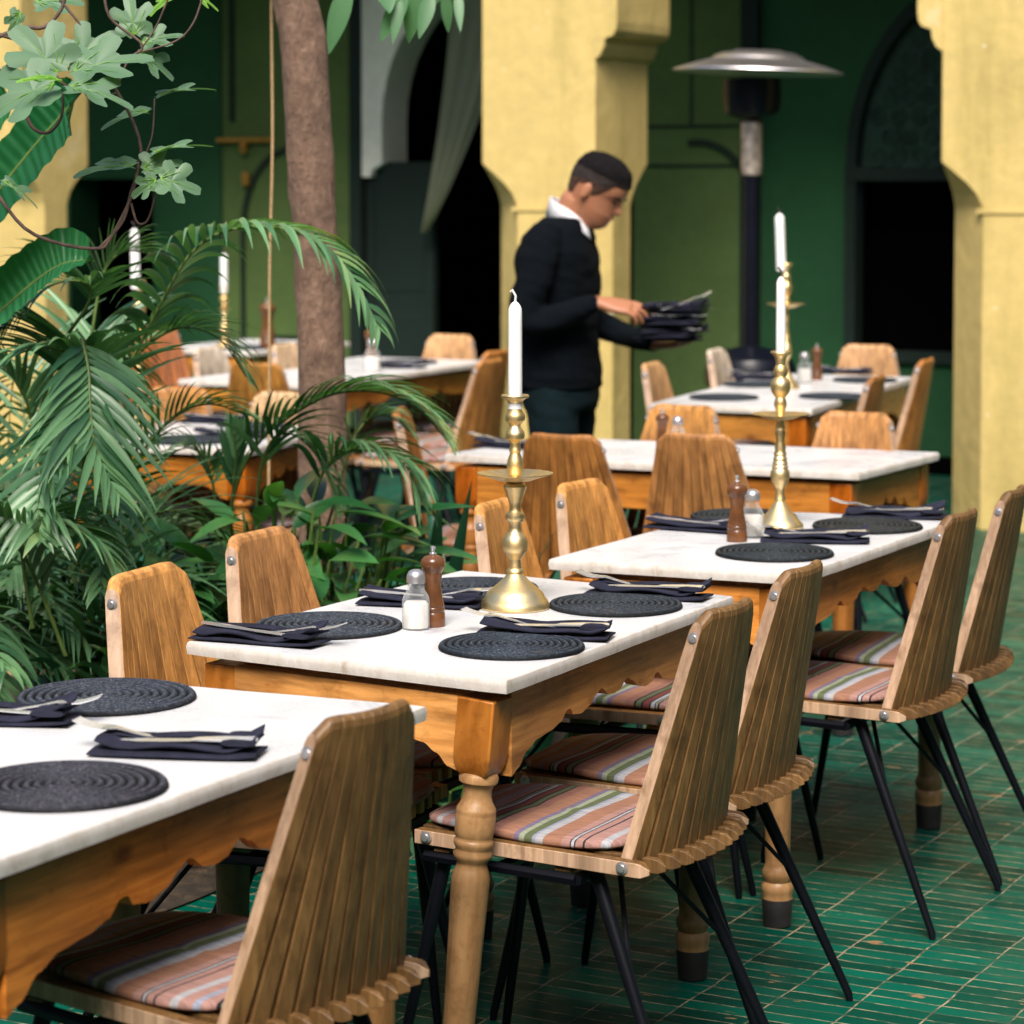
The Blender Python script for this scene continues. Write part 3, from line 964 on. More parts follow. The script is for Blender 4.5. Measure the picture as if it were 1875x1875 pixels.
# ------------------------------------------------------------------ chairs
def build_chair(label):
    t = thing('slatted_chair', (0, 0, 0), 0, label, 'chair', 'slatted wooden chairs around the tables')
    n = 11
    back = MB()
    def ztop(k):
        k = min(1, abs(k))
        return .874 - (.022 * (1 - math.sqrt(max(0, 1 - ((k - .82) / .18) ** 2))) if k > .82 else 0) - .004 * (1 - k * k)
    for i in range(n):
        k = -1 + 2 * i / (n - 1)
        hk = 1 / (n - 1)
        b = Vector((.177 * k, -.238 - .034 * (1 - k * k), .440))
        tp = Vector((.086 * k, -.334 - .013 * (1 - k * k), .874))
        rs = []
        for s, ts in ((0, 1), (.25, 1), (.55, 1), (.86, 1), (.965, .95), (.985, .78), (.995, .5), (1.0, .22)):
            kk = .38 * (1 - s) + .30 * s
            ya = Vector((-kk * k, 1, 0)).normalized()      # depth axis
            xa = Vector((ya.y, -ya.x, 0))
            wdt, th = .0138 + (.00885 - .0138) * s ** 1.3, .0135
            pt = []
            for sx_, sy_ in ((-1, -1), (1, -1), (1, 1), (-1, 1)):
                zt_ = ztop(k + sx_ * hk)
                f = (zt_ - .440) / .434
                p = b + (tp - b) * (s * f)
                pt.append(p + xa * wdt * sx_ + ya * th * ts * sy_)
            rs.append(pt)
        q0 = len(back.f)
        back.rings(rs)
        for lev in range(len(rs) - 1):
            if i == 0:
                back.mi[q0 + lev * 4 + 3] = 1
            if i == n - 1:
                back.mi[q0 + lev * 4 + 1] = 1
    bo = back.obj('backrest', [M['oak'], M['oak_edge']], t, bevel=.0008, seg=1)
    seat = MB()
    for i in range(n + 1):
        k = -1 + 2 * i / n
        r = Vector((.195 * k, -.245 - .036 * (1 - k * k), .457))
        f = Vector((.172 * k, .165 + .012 * (1 - k * k), .457))
        d = (r - f).normalized()
        s = Vector((-d.y, d.x, 0))
        h = Vector((0, 0, .0120))
        hw = .0072 if 0 < i < n else .011
        rs = []
        for p, q in ((f, 1), (r + d * .022, 1), (r + d * .031, .85)):
            rs.append([p - s * hw * q - h, p + s * hw * q - h, p + s * hw * q + h * q, p - s * hw * q + h * q])
        tip = r + d * .044
        rs.append([tip - s * hw * .12 - h * .6, tip + s * hw * .12 - h * .6, tip + s * hw * .12 + h * .1, tip - s * hw * .12 + h * .1])
        q0 = len(seat.f)
        seat.rings(rs)
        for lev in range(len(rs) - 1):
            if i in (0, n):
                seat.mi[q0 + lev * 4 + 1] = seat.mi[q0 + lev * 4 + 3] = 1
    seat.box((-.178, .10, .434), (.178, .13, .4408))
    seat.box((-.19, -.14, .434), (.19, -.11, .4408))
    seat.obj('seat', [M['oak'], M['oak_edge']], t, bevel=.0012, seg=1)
    # cushion with a sewn edge and a slight dome
    cu = MB()
    rs = []
    for s, z in ((.92, .4735), (.985, .4728), (1.0, .4765), (.994, .4825), (.972, .4862), (.87, .4885), (.45, .4893), (.05, .4890)):
        ring = []
        for a in range(48):
            A = 2 * math.pi * a / 48
            cx_, sy_ = math.cos(A), math.sin(A)
            e = 5.0
            rr = (abs(cx_) ** e + abs(sy_) ** e) ** (-1 / e)
            y = sy_ * rr
            hw = .177 + .013 * (-y)
            ring.append((cx_ * rr * hw * s, -.020 + y * .203 * s, z + .0022 * math.sin(5 * A + 1) * (s > .8) + .0015 * math.sin(3 * A)))
        rs.append(ring)
    cu.rings(rs)
    cu.obj('cushion', M['stripes'], t, smooth=60)
    fr = MB()
    for a, b in (((-.17, .15), (.17, .15)), ((-.19, -.15), (.19, -.15)), ((-.17, .15), (-.19, -.15)), ((.17, .15), (.19, -.15)), ((-.18, 0), (.18, 0))):
        fr.tube([(a[0], a[1], .423), (b[0], b[1], .423)], .0105, 6)
    fr.obj('seat_frame', M['black_metal'], t)
    feet = (((-.15, .12), (-.20, .20)), ((.15, .12), (.20, .20)), ((-.155, -.17), (-.215, -.355)), ((.155, -.17), (.215, -.355)))
    for a, b in feet:
        q = MB()
        q.tube([(a[0], a[1], .430), (b[0], b[1], .012), (b[0] * 1.004, b[1] * 1.004, 0)], [.0132, .0078, .0068], 10)
        q.obj('leg', M['black_metal'], t, smooth=50)
    for a, b in feet[2:]:
        q = MB()
        p = Vector((a[0], a[1], .43)).lerp(Vector((b[0], b[1], 0)), .42)
        q.tube([p, (a[0] * .25, a[1] * .9, .421)], .0048, 6)
        q.obj('brace', M['black_metal'], t)
    for sx in (-1, 1):
        for (x, y, z) in ((sx * .1040, -.3225, .826), (sx * .2075, -.2430, .459), (sx * .1870, .140, .459)):
            q = MB()
            q.lathe([(0, 0), (.0105, 0), (.0105, .002), (.0065, .003), (.0065, .0060), (0, .0065)], 14)
            o = q.obj('bolt', M['bolt'], t, smooth=40)
            o.rotation_euler = (0, R(90) * sx, 0)
            o.location = (x, y, z)
    return t
chairs = [
  # x or u, v, yaw, label, tint
  (3.050, 2.150, 54, 'nearest slatted oak chair, its large back seen from behind at bottom left', (.50, .46, .36)),
  (4.050, 2.078, 61, 'slatted oak chair with wide striped cushion, nearer of two right of the shaker table', (.50, .46, .36)),
  (4.515, 2.135, 63, 'slatted oak chair overlapping the second table corner, farther of two right of the shaker table', (.56, .51, .41)),
  (5.425, 2.132, 61.5, 'slatted oak chair right of the second table, with red and cream striped cushion', (.46, .41, .31)),
  (5.870, 2.160, 67, 'dark slatted oak chair cut off by the right edge of the photo', (.40, .36, .27)),
  (3.945, 2.505, 248, 'honey coloured slatted chair in front of the palm, left of the nearest table', (1.75, 1.45, .95)),
  (4.455, 2.610, 243, 'brownish slatted chair in front of the glossy shrub, second from the left', (1.35, 1.12, .90)),
  (5.136, 2.430, 245, 'honey coloured slatted chair half hidden behind the tall foreground candlestick', (1.55, 1.25, .75)),
  (5.526, 2.440, 237, 'honey coloured slatted chair left of the second table, beside the scalloped candlestick plate', (1.6, 1.3, .78)),
]
first = None
def place_chair(loc, yaw, label, tint, sx=1.0):
    global first
    if first is None:
        first = build_chair(label)
        first.location = loc
        first.rotation_euler = (0, 0, R(yaw))
        for c in first.children:
            c.color = (*tint, 1)
        return first
    r = dup(first, 'slatted_chair', loc, R(yaw), label, None, tint)
    r.scale = (sx, 1, 1)
    return r
for u_, v_, yaw, lab, tint in chairs:
    place_chair(W(u_, v_), yaw, lab, tint, 1.28 if 'in front of the palm' in lab else 1.15 if 'in front of the glossy' in lab else 1.0)
far = [
  (.289, 7.685, -26, 'slatted chair with dark stained back before the crosswise table', (.95, .68, .36)),
  (.663, 7.700, -26, 'slatted chair before the crosswise table, seen from behind with wide gaps between slats', (1.15, .92, .68)),
  (-.016, 8.190, 265, 'orange brown chair at the left end of the crosswise table, seen edge on', (1.05, .72, .40)),
  (.385, 8.055, 152, 'yellowish chair behind the crosswise table, peeping over the gappy slatted chair', (1.25, 1.0, .50)),
  (.90, 7.80, 152, 'tan chair behind the crosswise table, right of the second candlestick', (1.25, 1.02, .72)),
  (1.345, 10.69, 69, 'orange chair right of the far right table, beside the yellow pillar', (1.1, .76, .36)),
  (1.02, 9.76, 69, 'small brown chair overlapping the right edge of the far right table', (.8, .56, .30)),
  (1.43, 11.18, 159, 'tan chair at the far end of the far right table, below the dark window', (1.5, 1.45, 1.5)),
  (1.175, 11.08, 249, 'pale whitish chair at the far right table beside the heater base', (1.6, 2.4, 4.6)),
  (.858, 10.22, 249, 'peach coloured chair at the far right table, right of the waiter', (1.5, 1.5, 1.6)),
  (-.424, 11.97, 155, 'tan chair against the black doorway, behind the table right of the tree', (1.6, 1.6, 1.7)),
  (-.39, 10.68, 65, 'large orange chair left of the waiter, at the table behind the tree', (1.3, .98, .58)),
  (-.37, 11.25, 65, 'orange chair mostly hidden behind the large orange chair left of the waiter', (1.3, .90, .45)),
  (-.86, 10.65, -25, 'golden brown slatted chair seen from behind left of the tree trunk', (1.15, .88, .36)),
  (-.863, 8.56, 162, 'light chair at the far side of the left table, touching the tree trunk', (1.5, 1.7, 2.0)),
  (-1.25, 8.76, 162, 'tan chair at the far side of the left table behind the palm fronds', (1.4, 1.1, .70)),
  (-1.00, 11.18, 245, 'whitish chair left of the golden brown chair behind the palm', (1.6, 2.4, 4.6)),
  (-.69, 11.43, 245, 'cream coloured chair between the hanging rope and the tree trunk', (1.6, 2.0, 3.0)),
  (-1.63, 12.57, 200, 'dark orange chair with a cream top edge near the left pillar', (.9, .46, .15)),
  (-1.62, 8.45, 252, 'slatted chair left of the left table, glimpsed between palm fronds', (1.1, .8, .42)),
]
for x, y, yaw, lab, tint in far:
    place_chair((x, y, 0), yaw, lab, tint, 1.13)

# ------------------------------------------------------------------ things on the tables
ZT = .7605
def placemat_mesh():
    m = MB()
    prof = [(.0, .0005), (.130, .0005), (.1325, .003)]
    n = 10
    hwd = .1325 / n / 2
    for k in range(n):
        rc = .1325 - hwd * (2 * k + 1)
        for a in (8, 35, 65, 90, 115, 145, 172):
            prof.append((max(.0004, rc + hwd * math.cos(R(a))), .0012 + .0085 * math.sin(R(a))))
    rs = []
    m.lathe(prof, 64, wob=lambda r, z, a: r * (1 + .005 * math.sin(3 * a + 1)))
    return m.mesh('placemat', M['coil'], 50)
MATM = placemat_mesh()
def placemat(u_, v_, label, r=1.0, col=(1, 1, 1)):
    o = bpy.data.objects.new('placemat', MATM)
    COL.objects.link(o)
    o.location = W(u_, v_, ZT)
    o.rotation_euler = (0, 0, u_ * 37)
    o.scale = (r, r, 1)
    o.color = (*col, 1)
    return tag(o, label, 'placemat', 'round black coiled placemats')
placemat(3.345, 2.501, 'round black coiled placemat on the nearest table, in front of the honey chair', 1.06, (1.5, 1.5, 1.6))
placemat(2.817, 2.179, 'round coiled placemat with reddish specks on the nearest table, cut by the left edge', 1.06, (1.5, 1.3, 1.35))
placemat(4.082, 2.550, 'round black placemat left of the glass salt shaker', 1.02, (1.5, 1.55, 1.6))
placemat(4.595, 2.529, 'round black placemat behind the brown pepper mill and candlestick foot', .98, (1.3, 1.35, 1.4))
placemat(4.543, 2.190, 'round black placemat right of the tall foreground candlestick', .97, (1.1, 1.15, 1.15))
placemat(4.052, 2.155, 'round black placemat at the front corner of the shaker table', .97, (1.1, 1.2, 1.3))
placemat(5.354, 2.196, 'round dark placemat nearest the front edge of the second table', .98, (.9, .95, .9))
placemat(5.877, 2.176, 'round dark placemat at the far right corner of the second table', .98, (.9, .85, .7))
placemat(5.901, 2.501, 'round dark placemat behind the pepper mill and candlestick of the second table', .98, (.9, .9, .8))

def napkin_mesh(seed):
    """a long folded cloth: two loose folded layers, one end rolled up higher"""
    rnd = random.Random(seed)
    m = MB()
    L, wd = .245, .078
    for lay, (z0, th, w0, dx, sh) in enumerate(((.0012, .0075, wd, 0, 0), (.0102, .0085, wd * .86, .008, rnd.uniform(-.006, .006)))):
        rs = []
        K = 26
        for i in range(K + 1):
            s = i / K
            x = -L / 2 + dx + (L - dx * 1.5) * s
            e = min(1, min(s, 1 - s) * K / 1.6)
            lift = .004 * math.sin(s * 5 + seed) * lay + (.012 * max(0, (s - .78) / .22) ** 1.5 if lay else .003 * max(0, (s - .8) / .2))
            if lay:
                lift += .006 * max(0, (.12 - s) / .12)
            skew = .009 * math.sin(2.6 * s + seed * 1.7) + sh
            ring = []
            hw = w0 / 2 * (1 + .05 * math.sin(3 * s + seed))
            for a in range(20):
                A = 2 * math.pi * a / 20
                cx_, sz_ = math.cos(A), math.sin(A)
                y = math.copysign(abs(cx_) ** .45, cx_) * hw + skew
                z = math.copysign(abs(sz_) ** .6, sz_) * th / 2 * (.55 + .45 * e) + th / 2 + z0 + max(0, lift)
                z += .0020 * math.sin(y * 90 + s * 7 + seed) * (lay + .4) + .003 * math.sin(s * 8 + seed * 2 + y * 25) * lay
                z += .011 * max(0, (y - skew) / hw) ** 2 * (.55 + .45 * math.sin(s * 6 + seed)) * lay
                ring.append((x, y, z))
            rs.append(ring)
        m.rings(rs)
    # the turned back end: a thick open fold across the cloth
    rs = []
    for i in range(15):
        s = i / 14
        y = -wd * .44 + wd * .90 * s
        ring = []
        for a in range(14):
            A = 2 * math.pi * a / 14
            x = L / 2 - .030 + .026 * math.copysign(abs(math.cos(A)) ** .6, math.cos(A)) + .004 * math.sin(s * 4 + seed)
            z = .0225 + .0025 * math.sin(s * 5 + seed) + .0062 * (.7 + .3 * math.sin(s * 3.1)) * math.sin(A)
            ring.append((x, y, z))
        rs.append(ring)
    m.rings(rs)
    rs = []
    for i in range(15):
        s = i / 14
        x = -L / 2 + .012 + .19 * s
        ring = []
        for a in range(12):
            A = 2 * math.pi * a / 12
            ring.append((x, wd * .30 + .016 * math.cos(A) + .004 * math.sin(s * 7 + seed), .0195 + .0035 * math.sin(A) + .004 * abs(math.sin(s * 4 + seed))))
        rs.append(ring)
    m.rings(rs)
    return m.mesh('folded_napkin', M['navy'], 60)
NAPM = [napkin_mesh(s) for s in (1, 2, 3)]
def fork_mesh():
    m = MB()
    def zc(x):
        return .003 + .008 * math.exp(-((x - .045) / .03) ** 2) + .010 * max(0, (x - .055) / .045) ** 1.6
    rs = []
    for x, hw in ((-.09, .004), (-.085, .007), (-.06, .0065), (-.02, .004), (.02, .003), (.045, .0045), (.055, .010), (.066, .0115)):
        z = zc(x)
        rs.append([(x, -hw, z), (x, -hw, z + .0022), (x, hw, z + .0022), (x, hw, z)])
    m.rings(rs)
    for k in range(4):
        y = -.0095 + .0063 * k
        rs = []
        for x, hw in ((.064, .0022), (.08, .0017), (.1, .0013), (.108, .0006)):
            z = zc(x)
            rs.append([(x, y - hw, z), (x, y - hw, z + .002), (x, y + hw, z + .002), (x, y + hw, z)])
        m.rings(rs)
    return m.mesh('fork', M['steel'], 50)
def knife_mesh():
    m = MB()
    rs = []
    for x, a, b, h in ((-.10, -.003, .003, .004), (-.095, -.006, .006, .005), (-.05, -.006, .006, .005), (-.01, -.004, .004, .004), (.0, -.004, .006, .0018), (.03, -.005, .009, .0016), (.075, -.005, .009, .0014), (.098, -.003, .004, .0012), (.103, 0, .001, .001)):
        rs.append([(x, a, .002), (x, a, .002 + h), (x, b, .002 + h * .6), (x, b, .002)])
    m.rings(rs)
    return m.mesh('knife', M['steel'], 40)
FORKM, KNIFEM = fork_mesh(), knife_mesh()
def setting(u_, v_, ang, where, k=0, flip=False, cut=True, sc=1.0):
    loc = W(u_, v_, ZT)
    o = bpy.data.objects.new('folded_napkin', NAPM[k % 3])
    COL.objects.link(o)
    o.location = loc
    o.rotation_euler = (0, 0, R(ang))
    o.scale = (sc, sc, sc)
    tag(o, 'navy folded napkin ' + where, 'napkin', 'folded navy napkins set on the tables')
    if not cut:
        return
    rot = Matrix.Rotation(R(ang), 3, 'Z')
    sg = -1 if not flip else 1
    f = bpy.data.objects.new('fork', FORKM)
    COL.objects.link(f)
    f.location = loc + rot @ Vector((-.047 * -sg, .010, .0165))
    f.rotation_euler = (0, R(-4 if not flip else -4), R(ang + (180 if not flip else 0) + (-6 if not flip else 8)))
    f.scale = (1.05, 1.3, 1)
    tag(f, 'steel fork on the napkin ' + where, 'fork', 'steel forks laid on napkins')
    q = bpy.data.objects.new('knife', KNIFEM)
    COL.objects.link(q)
    q.location = loc + rot @ Vector((.020 * -sg, -.012, .0205))
    q.rotation_euler = (0, R(2), R(ang + (180 if not flip else 0) - 3))
    q.scale = (1, 1.25, 1)
    tag(q, 'steel knife on the napkin ' + where, 'knife', 'steel knives laid on napkins')
setting(4.185, 2.157, -14, 'just behind the front corner placemat of the shaker table', 0)
setting(4.686, 2.187, -22, 'at the right rear corner of the shaker table', 1)
setting(3.895, 2.575, -28, 'at the left front corner of the shaker table', 2, True)
setting(4.381, 2.528, -12, 'between salt shaker and candlestick on the shaker table', 0, True)
setting(3.070, 2.170, -9, 'nearest the big chair back on the nearest table', 1)
setting(3.120, 2.540, -10, 'on the nearest table at the left edge of the photo', 2, True)
setting(5.642, 2.513, -25, 'left of the pepper mill on the second table', 0, True)
setting(5.587, 2.193, -8, 'in front of the candlestick foot on the second table', 1)
setting(6.077, 2.180, -15, 'at the far right corner of the second table', 2)
setting(7.142, 3.80, -28, 'on the left end of the crosswise table', 0, False, True)

def candlestick(loc, prof, plate, label, cl, cr, scal=False, zs=1.0, lean=0.0, group='brass candlesticks with white candles'):
    t = thing('candlestick', loc, 0, label, 'candlestick', group)
    m = MB()
    m.lathe([(r, z * zs) for r, z in prof], 36)
    m.obj('stem', M['brass'], t, smooth=35)
    q = MB()
    zp, rp, dip = plate
    pr = [(.010, zp - .008), (rp * .45, zp - .005), (rp * .8, zp + .004), (rp, zp + dip), (rp, zp + dip + .0015), (rp * .8, zp + .0055), (rp * .45, zp - .003), (.010, zp - .006)]
    q.lathe([(r, z * zs) for r, z in pr], 72, wob=(lambda r, z, a: r * (1 + (.035 * abs(math.sin(9 * a)) if r > rp * .7 else 0))) if scal else None)
    q.obj('drip_plate', M['brass'], t, smooth=35)
    top = prof[-1][1] * zs
    c = MB()
    h = cl
    rs = [(0, 0), (cr, 0), (cr * .99, h * .3), (cr * .97, h * .8), (cr * .93, h * .93), (cr * .7, h * .965), (cr * .45, h * .985), (cr * .15, h)]
    c.lathe(rs, 18, (0, 0, top - .022))
    co = c.obj('candle', M['wax'], t, smooth=50)
    co.rotation_euler = (0, lean, 0)
    wk = MB()
    wk.tube([(0, 0, top - .022 + h - .004), (.001, 0, top - .022 + h + .010), (-.006, .001, top - .022 + h + .022), (-.009, .001, top - .022 + h + .018)], .0022, 6)
    wo = wk.obj('wick', M['wax'] if scal else M['wick'], t)
    wo.rotation_euler = (0, lean, 0)
    return t
k_ = 1 / 1020
P2 = [(0, 0)] + [(r * k_, (1136 - y) * k_ * 1.01) for y, r in (
    (1136, 66), (1133, 68), (1127, 67), (1119, 63), (1117, 60), (1106, 55), (1098, 46), (1090, 36), (1082, 27), (1075, 20), (1068, 15), (1066, 17), (1061, 16), (1058, 13), (1050, 12), (1042, 11.5), (1038, 15),
    (1032, 18), (1030, 20), (1024, 24), (1016, 25.5), (1008, 25), (1000, 22.5), (994, 19), (991, 16), (986, 13), (976, 11.5), (970, 13), (967, 17), (960, 19.5), (953, 18), (949, 13), (946, 11.5), (936, 11), (925, 14), (912, 19), (900, 23),
    (897, 22), (890, 12), (880, 10.5), (877, 14), (868, 16), (858, 16.5), (848, 14.5), (839, 11), (835, 10), (830, 12), (826, 11), (818, 10), (812, 12), (807, 18), (801, 19), (795, 18), (788, 13), (783, 10.5),
    (778, 13), (772, 19), (766, 20), (760, 18.5), (752, 13), (745, 12.5), (736, 14.5), (731, 20), (728, 27), (725, 27.5), (723, 26))] + [(0, (1136 - 724) * k_)]
candlestick(W(4.44, 2.354, ZT), P2, (.250, .071, .008), 'tall brass candlestick with scalloped drip plate on the shaker table, nearest one', .205, .0136, True)
k3 = 1 / 785
P3 = [(0, 0)] + [(r * k3, (985 - y) * k3 * 1.01) for y, r in (
    (985, 42), (982, 44), (978, 43), (968, 33), (955, 22), (945, 15), (936, 9), (934, 11), (930, 10), (925, 9), (915, 8), (908, 11), (900, 16), (890, 18), (882, 17.5), (876, 14), (873, 15.5), (869, 13), (866, 14), (862, 12), (858, 13), (853, 10.5), (849, 12),
    (843, 9.5), (838, 10.5), (830, 8), (820, 8), (812, 10), (806, 8), (802, 10), (797, 8), (790, 7), (780, 7), (773, 7.5), (766, 10), (758, 12), (750, 10.5), (746, 9), (742, 12), (735, 17), (727, 18.5), (719, 18), (712, 14), (708, 10), (705, 12), (697, 13),
    (690, 11), (686, 8.5), (678, 9.5), (670, 12), (665, 18), (663, 19), (661, 18))] + [(0, (985 - 662) * k3)]
candlestick(W(5.78, 2.358, ZT), P3, (.262, .068, .006), 'brass candlestick with flat plate on the second table, in line with the heater', .203, .0115)
candlestick((1.082, 10.45, ZT), P3, (.275, .074, .006), 'blurred brass candlestick on the far right table, candle leaning before the green wall', .225, .019, False, 1.19, -.04)
candlestick((-1.23, 8.72, ZT), P3, (.262, .068, .006), 'brass candlestick on the left table behind the palm, candle before the black doorway', .20, .0165, False, 1.18, -.02)
candlestick((-1.42, 13.05, ZT), P3, (.262, .03, .006), 'distant brass candlestick before the olive door, left of the hanging rope', .19, .019, False, .72)

def mill(loc, label, s=1.0):
    t = thing('pepper_mill', loc, 0, label, 'pepper mill', 'brown wooden pepper mills')
    m = MB()
    m.lathe([(r * s, z * s) for r, z in ((0, 0), (.0245, 0), (.0248, .012), (.0235, .026), (.0220, .028), (.0235, .030), (.0235, .036), (.0220, .038), (.0230, .040), (.021, .048), (.0175, .066), (.0158, .080), (.0165, .092), (.0185, .101), (.0185, .104), (0, .104))], 28)
    m.obj('body', M['brownwood'], t, smooth=40)
    m = MB()
    m.lathe([(r * s, z * s) for r, z in ((0, .1042), (.018, .1042), (.0185, .108), (.0222, .113), (.0245, .121), (.0235, .130), (.018, .137), (.008, .141), (0, .141))], 28)
    m.obj('head', M['brownwood'], t, smooth=40)
    m = MB()
    m.lathe([(r * s, z * s) for r, z in ((0, .1412), (.007, .1412), (.0075, .144), (.004, .146), (.0045, .152), (.0055, .156), (0, .159))], 16)
    m.obj('finial', M['bolt'], t, smooth=40)
    return t
def shaker(loc, label, s=1.0):
    t = thing('salt_shaker', loc, R(20), label, 'salt shaker', 'glass salt shakers')
    m = MB()
    def oct_(r, z, a): return r * (1 + .03 * math.cos(8 * a))
    m.lathe([(r * s, z * s) for r, z in ((0, 0), (.023, 0), (.0255, .004), (.0255, .052), (.0235, .060), (.0165, .072), (.0150, .078), (.0150, .084), (0, .084))], 40, wob=oct_)
    m.obj('glass_jar', M['glass'], t, smooth=50)
    m = MB()
    m.lathe([(r * s, z * s) for r, z in ((0, .003), (.0225, .003), (.0232, .008), (.0232, .046), (.019, .0505), (.0, .049))], 24, wob=oct_)
    m.obj('salt', M['salt'], t, smooth=50)
    m = MB()
    m.lathe([(r * s, z * s) for r, z in ((0, .0845), (.0172, .0845), (.0175, .093), (.0165, .100), (.013, .106), (.007, .109), (0, .110))], 24)
    m.obj('lid', M['bolt'], t, smooth=40)
    return t
mill(W(4.190, 2.392, ZT), 'brown pepper mill with metal knob behind the glass salt shaker in the foreground', .93)
shaker(W(4.145, 2.402, ZT), 'glass salt shaker with metal lid in front of the foreground pepper mill')
mill(W(5.512, 2.353, ZT), 'brown pepper mill on the second table, beside the candlestick', .95)
shaker(W(5.600, 2.352, ZT), 'glass salt shaker half hidden behind the pepper mill of the second table')
mill((.452, 7.93, ZT), 'dark pepper mill on the crosswise table, seen over a chair back', .85)
shaker((.50, 7.96, ZT), 'small salt shaker with white lid on the crosswise table')
shaker((1.19, 10.75, ZT), 'blurred salt shaker on the far right table behind the candles', 1.15)
mill((1.26, 10.92, ZT), 'blurred pepper mill on the far right table behind the salt shaker', .95)
shaker((-.60, 11.35, ZT), 'blurred white salt shaker on the table behind the tree trunk', 1.35)
mill((-.615, 11.55, ZT), 'blurred pepper mill behind the salt shaker right of the tree trunk', 1.25)
mill((-1.20, 12.98, ZT), 'distant pepper mill on the far left table, left of the hanging rope', 1.6)
# far placemats and napkins
for x, y, lab in ((.80, 9.97, 'far placemat at the near left corner of the far right table'), (1.22, 10.02, 'far placemat at the near right of the far right table, right of the candle'),
                  (1.45, 10.85, 'far placemat at the far right end of the far right table'), (.98, 10.62, 'far placemat left of the brass candlestick on the far right table'),
                  (-1.02, 8.30, 'placemat on the left table behind the palm, nearest its front edge'), (-.86, 8.85, 'placemat on the left table behind the palm, at its far side'),
                  (-.47, 11.95, 'far placemat at the right end of the table behind the tree'), (-1.32, 13.0, 'far placemat beside the distant candlestick')):
    o = bpy.data.objects.new('placemat', MATM)
    COL.objects.link(o)
    o.location = (x, y, ZT)
    o.color = (1.0, 1.1, 1.2, 1)
    tag(o, lab, 'placemat', 'round black coiled placemats')
def far_setting(x, y, ang, where, k, flip=False):
    u_ = x * UX + y * UY
    v_ = -x * UY + y * UX
    setting(u_, v_, ang, where, k, flip)
far_setting(1.42, 11.25, -20, 'at the far end of the far right table', 0)
far_setting(1.02, 10.95, -20, 'on the far right table behind its candlestick', 1)
far_setting(-.50, 11.62, -20, 'on the table behind the tree, right of the salt shaker', 2)
far_setting(-.90, 8.42, -8, 'on the left table behind the palm fronds', 0)
far_setting(-1.0, 8.95, -18, 'at the far side of the left table behind the palm', 1, True)
far_setting(-1.12, 13.05, -20, 'on the distant left table under the olive door', 2)

# ------------------------------------------------------------------ patio heater
t = thing('patio_heater', (1.115, 12.35, 0), 0, 'mushroom shaped gas patio heater with a grey metal hood before the green wall', 'heater')
m = MB()
m.lathe([(0, .0), (.27, .0), (.275, .02), (.275, .10), (.25, .12), (.20, .13), (.19, .14), (.19, .62), (.215, .635), (.215, .70), (.19, .755), (.12, .795), (.03, .815), (0, .815)], 36)
m.obj('tank_cover', M['heater_black'], t, smooth=35)
m = MB()
m.lathe([(0, .80), (.035, .80), (.035, 1.60), (0, 1.60)], 20)
m.obj('pole', M['heater_black'], t, smooth=35)
m = MB()
m.lathe([(0, 1.61), (.045, 1.61), (.05, 1.64), (.05, 1.85), (.035, 1.87), (0, 1.87)], 20)
m.obj('gas_valve', plain('worn_steel', (.50, .42, .36), .5, .7, .5, 30), t, smooth=35)
m = MB()
m.lathe([(0, 1.87), (.09, 1.875), (.125, 1.90), (.135, 1.95), (.135, 2.055), (.10, 2.06), (0, 2.06)], 28)
m.obj('burner', M['heater_black'], t, smooth=35)
m = MB()
m.lathe([(0, 2.0605), (.10, 2.061), (.30, 2.057), (.385, 2.045), (.398, 2.046), (.395, 2.052), (.30, 2.083), (.215, 2.107), (.205, 2.120), (.17, 2.135), (.12, 2.142), (.11, 2.148), (0, 2.150)], 48)
h_ = m.obj('hood', M['heater_cap'], t, smooth=30)
h_.rotation_euler = (0, .035, 0)
h_.location = (-.045, 0, .04)

# ------------------------------------------------------------------ camera maths, used only to turn traced outlines into points of the place
CP, SP = math.cos(.055), math.sin(.055)
def at(px, py, Y):
    xc, yc = (px - 937.5) / 4848.47, -(py - 937.5 + 334.78) / 4848.47
    r = Vector((xc, CP + yc * SP, -SP + yc * CP))
    return Vector((0, 0, 1.571)) + r * (Y / r.y)

# ------------------------------------------------------------------ tree with a bare trunk
def smooth_path(pts, n):
    pts = [Vector(p) for p in pts]
    out = []
    K = len(pts) - 1
    for i in range(n + 1):
        s = i / n * K
        k = min(int(s), K - 1)
        f = s - k
        p0, p1, p2, p3 = pts[max(k - 1, 0)], pts[k], pts[k + 1], pts[min(k + 2, K)]
        out.append(.5 * ((2 * p1) + (p2 - p0) * f + (2 * p0 - 5 * p1 + 4 * p2 - p3) * f * f + (3 * p1 - p0 - 3 * p2 + p3) * f ** 3))
    return out
YT = 7.2
tr = thing('tree', (at(590, 900, YT).x, YT, 0), 0, 'slender tree with a bare brown trunk rising left of the middle', 'tree')
base = tr.location.copy()
tp = [(at(600, 900, YT).x, YT, -.05), at(592, 900, YT), at(588, 740, YT), at(586, 560, YT), at(575, 400, YT), at(565, 250, YT), at(556, 100, YT), at(540, 0, YT), at(505, -130, YT), at(500, -330, YT)]
path = smooth_path(tp, 160)
m = MB()
rs = []
for k, p in enumerate(path):
    s = k / 160
    rad = .0665 - .006 * s + .012 * max(0, .12 - s) / .12
    ring = []
    for i in range(28):
        a = 2 * math.pi * i / 28
        d = Vector((math.cos(a), math.sin(a), 0))
        r = rad * (1 + .14 * noise.noise(Vector((d.x * 1.2, d.y * 1.2, p.z * 4.5))) + .07 * noise.noise(Vector((d.x * 4, d.y * 4, p.z * 12))) + .25 * max(0, noise.noise(Vector((d.x * 2.2, d.y * 2.2 + 5, p.z * 8))) - .42))
        ring.append(p - base + d * r)
    rs.append(ring)
m.rings(rs)
